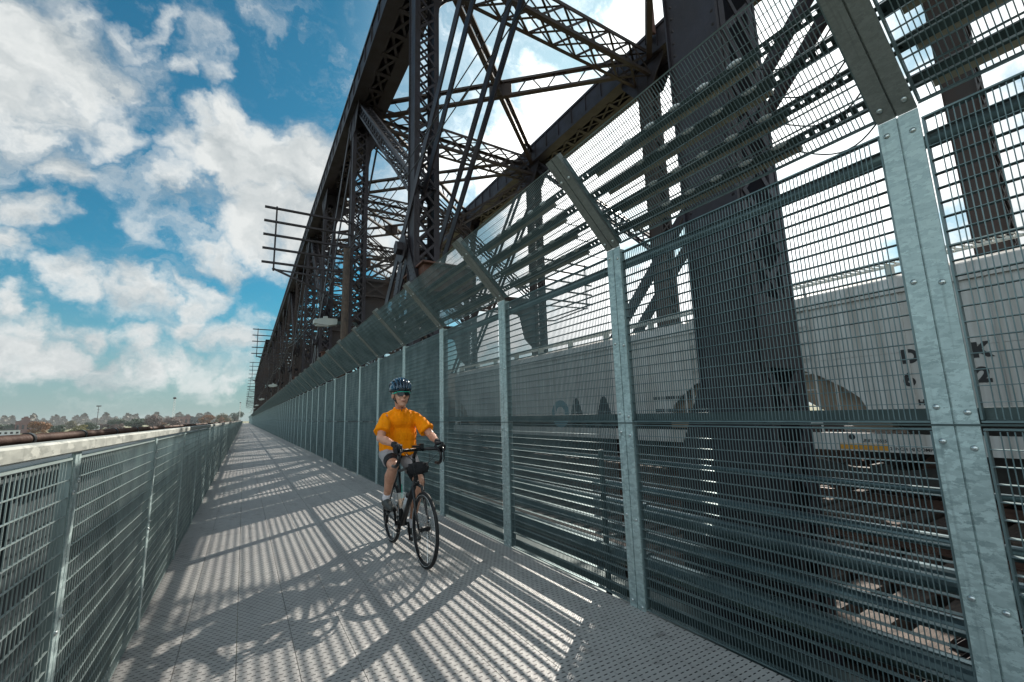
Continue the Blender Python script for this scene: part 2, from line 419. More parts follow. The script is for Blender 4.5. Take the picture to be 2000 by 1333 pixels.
# ------------------------------------------------------------------ mesh fence on the right
def grating(y0, y1, h, bar=.030, rw=.0016, rd=.0034, pitch=.0192):
    """panel in the plane x=0, from y0..y1, z 0..h: close upright rods, flat cross bars behind, edge frame"""
    mb = MB(); n = int(round((y1-y0-.05)/pitch)); st = (y1-y0-.05)/n
    for i in range(1, n):
        y = y0+.025+i*st; mb.bx(-.002, rd-.002, y-rw, y+rw, .012, h-.012)
    m = int(round((h-.03)/.0655)); sz = (h-.03)/m
    for i in range(1, m):
        z = .015+i*sz; mb.bx(-.0035, -.0035+bar, y0+.005, y1-.005, z-.0015, z+.0015)
    mb.bx(-.004, .030, y0, y1, 0, .008); mb.bx(-.004, .030, y0, y1, h-.008, h)
    mb.bx(-.005, .029, y0, y0+.007, .012, h-.012); mb.bx(-.005, .029, y1-.007, y1, .012, h-.012)
    return mb
def boltmesh():
    mb = MB(); mb.path([(0, 0, 0), (-.003, 0, 0), (-.0075, 0, 0), (-.009, 0, 0)], [.012, .0125, .008, .003], 10)
    return mb.mesh('bolt', M['bolt'], True)
BOLT = boltmesh()
fence = thing('mesh_fence', 'tall galvanised mesh fence leaning inward at the top, between walkway and railway', 'fence', (RX, YB, 0))
PW = .072                            # half width of a post
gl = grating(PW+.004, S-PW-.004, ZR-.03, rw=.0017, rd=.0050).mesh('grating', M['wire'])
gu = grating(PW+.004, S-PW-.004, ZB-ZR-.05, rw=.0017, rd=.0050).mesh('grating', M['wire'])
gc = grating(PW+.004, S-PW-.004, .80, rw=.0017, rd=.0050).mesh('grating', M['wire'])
def postmb(z1, z0=0, web=True):
    mb = MB()
    for s_ in (-1, 1):
        mb.bx(-.006, .004, min(s_*.004, s_*PW), max(s_*.004, s_*PW), z0, z1)
        if web: mb.bx(.004, .085, s_*.03-.004, s_*.03+.004, z0, z1)
    mb.bx(.0045, .0065, -.012, .012, z0, z1)
    return mb
pm = postmb(ZB); pm2 = pm.mesh('post', M['galv'])
am = MB()
AL = .838; ca, sa = -.578/.838, .607/.838     # arm direction in x,z
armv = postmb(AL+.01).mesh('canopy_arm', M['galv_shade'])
TH = math.atan2(-.578, .607)
far_posts, far_mesh = MB(), MB()
for k in range(NB, NLAST):
    y = S*k
    if k < 98:
        p = obj('post', pm2, fence, (0, y, 0))
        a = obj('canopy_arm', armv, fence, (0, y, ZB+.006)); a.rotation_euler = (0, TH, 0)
        if -1 <= k <= 5:
            for z in (.035, .62, 1.22, 1.36, 1.9, 2.6):
                for s_ in (-1, 1): obj('bolt', BOLT, p, (-.006, s_*.045, z+.012*s_))
            for z in (.06, .66):
                for s_ in (-1, 1): obj('bolt', BOLT, a, (-.006, s_*.045, z))
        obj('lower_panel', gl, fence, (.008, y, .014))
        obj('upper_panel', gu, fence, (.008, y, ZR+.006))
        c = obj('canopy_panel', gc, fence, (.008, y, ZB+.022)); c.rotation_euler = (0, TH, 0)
    else:
        far_posts.bx(-.006, .06, y-PW, y+PW, 0, ZB)
        far_posts.beam((0, y, ZB+.01), (-.578, y, ZB+.617), .05, PW*2, (0, 1, 0))
        for (z0, z1) in ((.02, ZR-.01), (ZR+.01, ZB-.02)):
            for i in range(24):
                yy = y+PW+.01+i*(S-.19)/23; far_mesh.bx(.010, .014, yy-.016, yy+.016, z0, z1)
        for i in range(24):
            yy = y+PW+.01+i*(S-.19)/23; far_mesh.beam((.01, yy, ZB+.02), (-.57, yy, ZB+.62), .004, .032, (0, 1, 0))
obj('distant_posts', (far_posts, M['galv']), fence, kind='stuff')
obj('distant_panels', (far_mesh, M['wire']), fence, kind='stuff')
YL0, YL1 = S*NB, S*NLAST
rb = MB()
rb.tube((.13, YL0, ZB-.11), (.13, YL1, ZB-.11), .030, 12)
obj('back_rail', (rb, M['conduit'], True), fence)
rb = MB(); rb.bx(.045, .10, YL0, YL1, ZR+.01, ZR+.065); rb.bx(-.009, -.0065, YL0, YL1, ZR-.006, ZR+.002)
obj('middle_rail', (rb, M['channel']), fence)

# service pipes and trays behind the lower mesh
for (x, z, r, lab) in ((2.80, .98, .016, 'thin topmost pipe running behind the lower fence mesh'),
                       (2.82, .75, .032, 'second service pipe from the top behind the lower fence mesh'),
                       (2.86, .57, .056, 'thick middle service pipe behind the lower fence mesh'),
                       (2.84, .38, .042, 'fourth service pipe from the top behind the lower fence mesh'),
                       (2.85, .17, .072, 'fattest and lowest pipe, close to the deck behind the fence')):
    mb = MB(); mb.tube((x, YMIN, z), (x, YMAX, z), r, 18)
    for y in np.arange(-1.0, 60, 3.66): mb.tube((x, y, z), (x, y+.09, z), r*1.22, 18)
    tag(obj('service_pipe', (mb, M['conduit'], False)), lab, 'pipe', 'service pipes along the fence')
hb = MB(); hb.bx(2.74, 2.775, -.02, .02, -.4, 1.05)
for z in (.08, .30, .48): hb.bx(2.775, 2.95, -.02, .02, z, z+.015)
hbm = hb.mesh('bracket', M['channel'])
hg = thing('pipe_hanger', 'row of slim upright brackets carrying the service pipes', 'bracket')
for k in range(-2, 60): obj('bracket', hbm, hg, (0, YB+S*k*2+.6, 0))

# lighting strips behind the leaning top
hm = MB(); hm.ell((0, 0, 0), (.018, .045, .014), 10, 5); LENS = hm.mesh('lens', M['white'], True)
for si, (s_, lab) in enumerate(((.70, 'uppermost perforated lighting strip behind the leaning fence top'),
                                (.50, 'second lighting strip from the top behind the leaning mesh'),
                                (.29, 'third lighting strip from the top behind the leaning mesh'),
                                (.075, 'lowest lighting strip, just above the bend of the fence'))):
    OFF = .2; nx, nz = .607/.838, .578/.838
    cx = RX-.578*s_+nx*OFF; cz = ZB+.607*s_+nz*OFF
    st = thing('light_strip', lab, 'light strip', (cx, YB, cz), 'lighting strips behind the fence top')
    mb = MB()
    def L(u, v): return (-.69*u+nx*v, .724*u+nz*v)      # u along slope, v away from the fence
    y0, y1 = YL0, YL1
    def bar(mb, u0, u1, v0, v1, ya, yb):
        pts = [L(u0, v0), L(u1, v0), L(u1, v1), L(u0, v1)]
        mb.prism(pts, ya, yb)
    bar(mb, -.030, -.012, -.012, .018, y0, y1); bar(mb, .012, .030, -.012, .018, y0, y1)
    for i in range(int((min(y1, 60)-y0)/.05)):
        ya = y0+i*.05; bar(mb, -.012, .012, .010, .016, ya, ya+.030)
    bar(mb, -.012, .012, .010, .016, 60, y1)
    obj('channel', (mb, M['channel']), st)
    for k in range(NB, 30):
        ya = S*k+.42
        hm = MB(); bar(hm, -.022, .022, -.016, .012, ya, ya+1.34); h = obj('housing', (hm, M['channel']), st)
        hm = MB(); bar(hm, -.064, -.031, -.004, .036, ya+.04, ya+1.30); obj('tray', (hm, M['beige']), st)
        if k < 8:
            a_, b_ = L(.028, -.02)
            for q in range(5 if k < 1 else 0): obj('lens', LENS, h, (a_, ya+.12+q*.2, b_))
            pts = [];
            for q in range(13):
                t = q/12; a_, b_ = L(-.05-.10*math.sin(math.pi*t), .0)
                pts.append((a_, ya-.42*(1-t)+.06, b_-.02*math.sin(3*t)))
            hm = MB(); hm.path(pts, .0042, 6); obj('cable', (hm, M['black'], True), st)

# ------------------------------------------------------------------ railing on the left
rl = thing('walkway_railing', 'low galvanised mesh railing along the left edge of the walkway', 'railing', (-LX, Y2, 0))
RP = .036
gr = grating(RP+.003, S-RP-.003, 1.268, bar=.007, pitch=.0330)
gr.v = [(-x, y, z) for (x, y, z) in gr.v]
grm = gr.mesh('mesh_panel', M['wire_sunlit'])
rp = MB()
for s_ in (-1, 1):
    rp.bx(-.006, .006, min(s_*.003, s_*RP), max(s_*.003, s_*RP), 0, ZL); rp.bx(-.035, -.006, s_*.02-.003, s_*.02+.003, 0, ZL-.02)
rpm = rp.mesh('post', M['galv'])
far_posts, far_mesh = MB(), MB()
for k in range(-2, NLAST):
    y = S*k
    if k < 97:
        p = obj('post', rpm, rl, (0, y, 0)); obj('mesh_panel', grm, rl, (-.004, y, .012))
        if -1 <= k <= 3:
            for z in (.22, .68, 1.17):
                for s_ in (-1, 1):
                    b = obj('bolt', BOLT, p, (.006, s_*.022, z+.02*s_)); b.rotation_euler = (0, 0, math.pi); b.scale = (.9, .8, .8)
    else:
        far_posts.bx(-.05, .006, y-RP, y+RP, 0, ZL)
        for i in range(24):
            yy = y+RP+.01+i*(S-.1)/23; far_mesh.bx(-.012, -.008, yy-.016, yy+.016, .02, ZL-.03)
obj('distant_posts', (far_posts, M['galv']), rl, kind='stuff')
obj('distant_panels', (far_mesh, M['wire_sunlit']), rl, kind='stuff')
mb = MB()
prof = [(-.028, 1.300), (.030, 1.300), (.037, 1.306), (.037, 1.341), (.030, 1.348), (-.028, 1.348), (-.035, 1.341), (-.035, 1.306)]
prof = [(x-.012, z) for x, z in prof]
mb.prism(prof, S*-2, S*NLAST)
obj('top_rail', (mb, M['rail']), rl)

# old rusty pipe handrail outside the railing
pipe = thing('rusty_pipe', 'fat rust brown pipe with dark couplings running outside the low railing', 'pipe', (-1.28, 0, 1.315))
mb = MB(); mb.tube((0, -3, 0), (0, YMAX, 0), .038, 24); obj('pipe_body', (mb, M['rustpipe'], True), pipe)
cm = MB(); cm.path([(0, -.02, 0), (0, -.02, 0), (0, .02, 0), (0, .02, 0)], [.038, .046, .046, .038], 24)
cmm = cm.mesh('coupling', M['black'], False)
for k in range(60): obj('coupling', cmm, pipe, (0, .85+k*1.16*1.02, 0))
mb = MB()
for k in range(80): mb.bx(-.02, .02, 1.4+k*3.5-.02, 1.4+k*3.5+.02, -1.75, -.02)
obj('stanchions', (mb, M['rustpipe']), pipe, kind='stuff')

mb = MB(); mb.bx(-.80, -.78, -3, YMAX, -1.5, 1.22); mb.bx(-.86, -.76, -3, YMAX, 1.22, 1.24)  # dark sheet added so the gaps in the railing mesh stay dark
for k in range(160): mb.bx(-.78, -.74, -3+k*1.83, -2.94+k*1.83, -1.5, 1.12)
tag(obj('backing_sheet', (mb, mat('dark_zinc_sheet', (.05, .068, .075), .6, .2, (.03, .042, .048), 5))), 'long dark sheet added close behind the low railing, inside the rusty pipe', 'girder')
fl = MB()  # dark planking added to hide bright ground below fence and tracks
for k in range(46): fl.bx(2.62+k*.25, 2.62+k*.25+.236, -8, 262, -.78, -.70)
obj('added_plank_floor', (fl, mat('dark_planks', (.045, .036, .03), .8, 0, (.02, .017, .015), 3)), kind='structure')

# ------------------------------------------------------------------ bridge truss
P = 8.4; YN = 2.22                   # panel length, centre of nearest column
XN0, XN1, XF0, XF1 = 3.5, 4.1, 13.0, 13.6
def column_mesh(H=15.1, mtl='steel', rivets=True):
    mb = MB(); z0 = -1.0; hy = .26
    for (x, sg) in ((0, -1), (.6, 1)):
        mb.bx(x-.012, x+.012, -hy, hy, z0, H)
        for yy in (-hy, hy):          # flange angles
            mb.bx(min(x+sg*.012, x+sg*.05)-0, max(x+sg*.012, x+sg*.05), yy-.008, yy+.008, z0, H)
            q = x-sg*.10; mb.bx(min(x-sg*.012, q), max(x-sg*.012, q), yy-.008, yy+.008, z0, H)
        if rivets:
            for i in range(int((H-z0)/.14)):
                for yy in (-hy+.05, hy-.05): mb.rivet((x+sg*.012, yy, z0+i*.14), (sg, 0, 0))
    n = int((H-z0-1)/.52); st = (H-z0-1)/n
    for k in range(n):
        a = z0+.6+k*st
        for yy in (-hy-.004, hy+.004):
            mb.beam((.05, yy, a), (.55, yy, a+st), .012, .065, (0, 1, 0)) if False else mb.beam((.05, yy, a), (.55, yy, a+st), .065, .012, (0, 1, 0))
            mb.beam((.55, yy*1.03, a), (.05, yy*1.03, a+st), .065, .012, (0, 1, 0))
    for z in (z0+.3, 2.0, H-.45):
        for yy in (-hy-.012, hy+.012): mb.bx(.0, .6, yy-.006, yy+.006, z-.3, z+.3)
    me = mb.mesh('column', M[mtl]); fixn(me); return me
def chord_mesh(y0, y1, z, h, mtl):
    mb = MB(); w_ = 1.4
    mb.bx(0, .03, y0, y1, z, z+h); mb.bx(w_-.03, w_, y0, y1, z, z+h)
    mb.bx(.44, .47, y0, y1, z+.1, z+h-.03); mb.bx(.95, .98, y0, y1, z+.1, z+h-.03)
    mb.bx(-.03, w_+.03, y0, y1, z+h, z+h+.03)
    mb.bx(-.05, .46, y0, y1, z-.03, z); mb.bx(.96, w_+.05, y0, y1, z-.03, z)
    mb.bx(-.05, -.002, y0, y1, z+.0, z+.12); mb.bx(-.05, -.002, y0, y1, z+h-.12, z+h)
    n = int((y1-y0)/1.05); st = (y1-y0)/n
    for k in range(n):
        a = y0+k*st
        mb.bx(.40, 1.0, a-.09, a+.09, z-.055, z-.031)
        mb.beam((.46, a, z-.012), (.96, a+st, z-.012), .10, .012); mb.beam((.96, a, z-.026), (.46, a+st, z-.026), .10, .012)
        mb.bx(-.05, .0, a-.03, a+.03, z+.12, z+h-.12)
    me = mb.mesh('top_chord', M[mtl]); fixn(me); return me
def mk(name, fn, mtl):
    mb = MB(); fn(mb); me = mb.mesh(name, M[mtl]); fixn(me); return me
ZC = 15.05                            # underside of the top chord
def strut_fn(mb):
    laced(mb, (4.55, 0, ZC-.10), (13.0, 0, ZC-.10), .9, 1.05, (0, 0, 1), .14, 1.05, .085, 'wh')
    mb.bx(4.1, 4.7, -.45, .45, ZC-.7, ZC-.2)
def lateral_fn(mb):                    # crossing light braces of one panel, each a single upright lattice
    def lat(a, b):
        a = Vector(a); b = Vector(b); d = (b-a).normalized(); h = Vector((0, 0, .34))
        sx = d.cross(Vector((0, 0, 1)))
        for q in (-1, 1): mb.beam(a+h*q, b+h*q, .20, .10, (0, 0, 1))
        L = (b-a).length; n = 9; st = L/n
        for k in range(n):
            p0 = a+d*(st*(k+.08)); p1 = a+d*(st*(k+.5)); p2 = a+d*(st*(k+.92)); p3 = a+d*(st*(k+1.08))
            mb.beam(p0-h*.9, p1+h*.9-d*.12, .03, .075, sx); mb.beam(p1+h*.9+d*.12, p2-h*.9, .03, .075, sx)
            mb.beam(p1-d*.3+h*.82, p1+d*.3+h*.82, .012, .14, (0, 0, 1))
        m = (a+b)/2; mb.beam(m-d*.5-Vector((0, 0, .0)), m+d*.5, .05, .66, (0, 0, 1))
    lat((4.5, .3, ZC+.36), (13.1, P-.3, ZC+.36)); lat((13.1, .3, ZC+.34), (4.5, P-.3, ZC+.34))
def gusset_fn(mb):                     # node plates on the near/far truss, in the plane of the truss
    for x in (-.03, .61):
        mb.prism([(-1.1, ZC+.5), (-1.1, ZC-.2), (-.45, ZC-1.1), (.45, ZC-1.1), (1.1, ZC-.2), (1.1, ZC+.5)], x, x+.02, 'x')
    mb.bx(-.1, 1.1, -.9, .9, ZC-.08, ZC-.06)
def bracket_fn(mb):                    # curved plate bracket between column and strut
    for y in (-.2, .18):
        pts = [(.62, ZC-.7), (.62, ZC-2.2)]
        for i in range(9):
            t = i/8*math.pi/2; pts.append((.62+1.5*(1-math.cos(t)) + .05, ZC-2.2+1.5*math.sin(t)))
        mb.prism(pts, y, y+.02)
def eyebars_fn(mb):                    # pairs of flat bars falling from one top node to two panels on
    za, zb = ZC+.3, -1.4
    for x in (3.46, 3.73, 4.54, 4.80): mb.beam((x, 0, za), (x, 2*P, zb), .04, .27, (0, 0, 1))
def laceddiag_fn(mb):
    laced(mb, (3.8, P-.2, (ZC-1.0)/2+.1), (3.8, 2*P, ZC+.5), .46, .48, (0, 0, 1), .09, .5, .05, 'wh')
def pin_fn(mb):
    for x in (3.36, 4.16): mb.tube((x, 0, 0), (x+.05, 0, 0), .38, 20)
    mb.tube((3.25, 0, 0), (4.3, 0, 0), .12, 14); mb.tube((3.2, 0, 0), (3.36, 0, 0), .19, 6)
    for s_ in (-1, 1):
        mb.prism([(-.2, .2), (.2, .2), (.2+s_*1.0, -1.4), (-.2+s_*1.0, -1.4)], 3.44, 3.46, 'x')
        for i in range(9):
            for q in (-.12, .12): mb.rivet((3.44, q+s_*(.1+i*.1), .05-i*.16), (-1, 0, 0), .022)
def sill_fn(mb):                       # rusty box bracket beside the column
    mb.prism([(-.75, 0), (.75, 0), (.65, .70), (-.65, .70)], 3.58, 4.9, 'x')
    mb.bx(3.5, 4.95, -.8, .8, .70, .74)
def floor_fn(mb):
    mb.bx(3.5, 13.6, -.15, .15, -1.9, -.95); mb.bx(3.5, 13.6, -.28, .28, -.95, -.92)
def midstrut_fn(mb):
    laced(mb, (4.1, 0, 6.9), (13.0, 0, 6.9), .5, .8, (0, 0, 1), .09, .9, .06, 'h')
    for s_ in (1,):
        mb.prism([(4.1, 7.4), (6.3, 7.35), (5.6, 6.9), (5.0, 6.3), (4.75, 5.2), (4.1, 4.6)], -.04, .04)
        mb.prism([(13.0, 7.4), (10.8, 7.35), (11.5, 6.9), (12.1, 6.3), (12.35, 5.2), (13.0, 4.6)], -.04, .04)
def sway_fn(mb):
    laced(mb, (4.1, 0, 7.4), (13.0, 0, ZC-.8), .3, .42, (0, 0, 1), .07, .7, .045, 'h', single=True)
    laced(mb, (13.0, 0, 7.4), (4.1, 0, ZC-.8), .3, .42, (0, 0, 1), .07, .7, .045, 'h', single=True)

COLM = column_mesh(); COLF = column_mesh(15.1, 'steel_far', False)
STR = mk('portal_strut', strut_fn, 'steel_far'); LAT = mk('lateral_brace', lateral_fn, 'steel_far')
GUS = mk('gusset_plate', gusset_fn, 'steel'); BRA = mk('knee_bracket', bracket_fn, 'steel')
EYE_ = mk('eyebar_pair', eyebars_fn, 'steel'); LDG = mk('laced_diagonal', laceddiag_fn, 'steel')
PIN = mk('pin_joint', pin_fn, 'steel'); SIL = mk('rusty_bracket', sill_fn, 'rust'); FLO = mk('floor_beam', floor_fn, 'steel_far')
MID = mk('cross_strut', midstrut_fn, 'steel_far'); SWY = mk('sway_brace', sway_fn, 'steel_far')

def span(label, i0, i1, zs, first_mid):
    root = thing('bridge_truss', label, 'truss bridge', (3.8, YN+P*i0, 0), 'riveted truss spans')
    def put(name, me, i, x=0, z=0, s=None):
        o = obj(name, me, root, (x-3.8, P*(i-i0), z)); o.scale = (1, 1, zs if s is None else s); return o
    ya, yb = -P*.5, P*(i1-i0)+P*.3
    cn = chord_mesh(ya, yb, 0, 1.05, 'steel')
    for x, name in ((3.3, 'top_chord'), (12.85, 'top_chord')): obj(name, cn, root, (x-3.8, 0, ZC*zs))
    b = MB(); b.bx(0, .03, ya, yb, -1.9, -.9); b.bx(.57, .6, ya, yb, -1.9, -.9); b.bx(-.06, .66, ya, yb, -.9, -.87)
    bm_ = b.mesh('bottom_chord', M['steel'])
    for x in (3.5, 13.0): obj('bottom_chord', bm_, root, (x-3.8, 0, 0))
    for i in range(i0, i1+1):
        put('column', COLM if i < 5 else COLF, i, 3.5); put('column', COLF, i, 13.0)
        put('portal_strut', STR, i)
        if i < i1: put('lateral_brace', LAT, i)
        put('gusset_plate', GUS, i, 3.5); put('gusset_plate', GUS, i, 13.0)
        put('floor_beam', FLO, i)
        if i >= 1: put('knee_bracket', BRA, i, 3.5)
        if i >= 2: put('cross_strut', MID, i)
        if i >= 2 : put('sway_brace', SWY, i)
        if (i-i0) % 2 == 0 and i+2 <= i1:
            put('eyebar_pair', EYE_, i); put('laced_diagonal', LDG, i)
            e = put('eyebar_pair', EYE_, i, 9.5); put('laced_diagonal', LDG, i, 9.5)
        if (i-i0) % 2 == 1:
            put('pin_joint', PIN, i, 0, 5.85*zs, 1).location.y += .5; put('rusty_bracket', SIL, i, 0, 4.4, 1)
    return root
sp1 = span('near dark riveted truss span with laced columns, towering beside the fence', -2, 12, 1.0, True)
sp2 = span('taller truss span farther along the bridge, near the vanishing point', 14, 28, 1.25, False)
# big base plate on the nearest column
mb = MB(); mb.prism([(-.5, -.9), (.62, -.9), (.58, .9), (.30, 1.55), (-.28, 1.55), (-.36, 1.0)], 0, .02, 'x')
for i in range(10):
    for q in (-.2, .2): mb.rivet((0, q, -.2+i*.18), (-1, 0, 0), .02)
for i in range(-2, 13):
    obj('base_plate', mb.mesh('base_plate', M['steel']) if i == -2 else bp_, sp1, (3.46-3.8, P*(i+2), 0)); bp_ = bpy.data.meshes['base_plate']
# slim hanger beyond
mb = MB(); mb.beam((0, 0, 0), (0, 0, 8), .16, .10, (0, 1, 0)); 
obj('hanger', (mb, M['rust']), sp1, (12.6-3.8, 9.6-(YN-2*P), 15.6))

# ------------------------------------------------------------------ crossarm racks, lamps, wires
ORD = ['nearest', 'second', 'third', 'fourth', 'fifth', 'sixth', 'seventh', 'eighth', 'ninth', 'tenth']
rk = thing('crossarm_rack', 'nearest rack of five long bare crossarms sticking out of the truss', 'crossarm rack', (0, 18.7, 0), 'crossarm racks on the truss')
def arm(i):
    mb = MB(); z = 7.42+i*.562; mb.beam((.22, 0, z), (3.5, 0, z), .10, .07); return mb
for i in range(5): obj('crossarm', (arm(i), M['steel']), rk)
mb = MB(); mb.beam((.64, 0, 7.1), (.64, 0, 9.75), .06, .06, (0, 1, 0)); obj('upright', (mb, M['steel']), rk)
mb = MB(); mb.beam((.60, 0, 7.2), (3.0, 0, 6.25), .07, .07); mb.beam((.60, 0, 7.16), (3.5, 0, 7.05), .05, .06); mb.beam((3.0, 0, 6.25), (3.5, 0, 6.2), .07, .07); obj('strut', (mb, M['steel']), rk)
for q in range(1, 9): dup(rk, (0, 18.7+27.3*q, 0), ORD[q]+' rack of bare crossarms along the truss, counting away from the viewer')
fr = dup(rk, (17.1, 18.7, 0), 'crossarm rack on the far truss, seen through the mesh fence'); fr.rotation_euler = (0, 0, math.pi)
lp = thing('walkway_lamp', 'nearest pale lamp on a bracket above the leaning fence', 'lamp', (0, 20.5, 0), 'walkway lamps above the fence')
mb = MB(); mb.prism([(2.35, 5.48), (2.35, 5.66), (2.75, 5.74), (3.30, 5.74), (3.30, 5.50), (2.95, 5.42)], -.20, .20); obj('lamp_head', (mb, M['lamp']), lp)
mb = MB(); mb.bx(2.45, 2.95, -.15, .15, 5.40, 5.43); obj('lens', (mb, M['white']), lp)
mb = MB(); mb.bx(2.75, 2.92, -.07, .07, 5.742, 5.85); obj('photocell', (mb, M['lamp']), lp)
mb = MB(); mb.beam((3.30, 0, 5.63), (3.8, 0, 5.60), .05, .10); mb.bx(3.3, 4.1, -.05, .05, 5.52, 5.54); mb.beam((3.8, 0, 5.60), (4.2, 0, 5.6), .06, .15); obj('bracket', (mb, M['channel']), lp)
for q in range(1, 7): dup(lp, (0, 20.5+41.5*q, 0), ORD[q]+' walkway lamp bracket counting away from the viewer')
for j, (x, z, sag, lab) in enumerate(((3.25, 8.35, .5, 'upper thin black wire strung along the truss'), (3.22, 8.15, .8, 'lower thin black wire strung along the truss'))):
    mb = MB(); pts = []
    for k in range(8):
        for q in range(8):
            t = q/8; pts.append((x, -8+27*k+27*t, z-sag*4*t*(1-t)))
    mb.path(pts, .012, 5); tag(obj('wire', (mb, M['black'], True)), lab, 'wire')
# weathered timber pole fixed to a column
mb = MB(); mb.path([(3.25, 18.3, .2), (3.25, 18.3, 4), (3.25, 18.3, 8.3)], [.17, .15, .13], 12)
tag(obj('timber_pole', (mb, M['wood'], True)), 'weathered timber pole standing against the third truss column', 'pole')

# ------------------------------------------------------------------ tracks and train
ZT = -.42
for (xc, lab) in ((6.5, 'empty track just inside the near truss'), (10.8, 'track under the standing train')):
    tr = thing('railway_track', lab, 'railway track', (xc, 0, ZT), 'bridge tracks')
    tm = MB(); tm.bx(-1.9, 1.9, -.11, .11, -.22, 0); tmm = tm.mesh('tie', M['wood'])
    for k in range(100): obj('tie', tmm, tr, (rnd.uniform(-.06, .06), -6+k*.36, 0))
    mb = MB()
    for k in range(100, 600): mb.bx(-1.9, 1.9, -6+k*.36-.11, -6+k*.36+.11, -.22, 0)
    obj('distant_ties', (mb, M['wood']), tr, kind='stuff')
    rm = MB(); rm.bx(-.035, .035, -8, 260, .1, .15); rm.bx(-.01, .01, -8, 260, .02, .1); rm.bx(-.07, .07, -8, 260, .003, .02)
    rmm = rm.mesh('rail', M['rustpipe'])
    for x in (-.72, .72): obj('rail', rmm, tr, (x, 0, 0))
    mb = MB()
    for x in (-.75, .75): mb.bx(x-.15, x+.15, -8, 260, -.90, -.225)
    obj('stringer', (mb, M['steel']), tr)
# plank walk and stringers between walkway and truss
mb = MB()
for x in (2.95, 3.22): mb.bx(x-.07, x+.07, -8, 260, -.55, -.25)
tag(obj('steel_stringer', (mb, M['channel'])), 'pair of long steel stringers below the fence foot beside the truss', 'beam')
mb = MB()
for x in (4.45, 8.5, 12.75): mb.bx(x-.12, x+.12, -8, 260, -.62, -.40)
tag(obj('guard_timber', (mb, M['wood'])), 'long guard timbers lying beside the two tracks', 'timber')

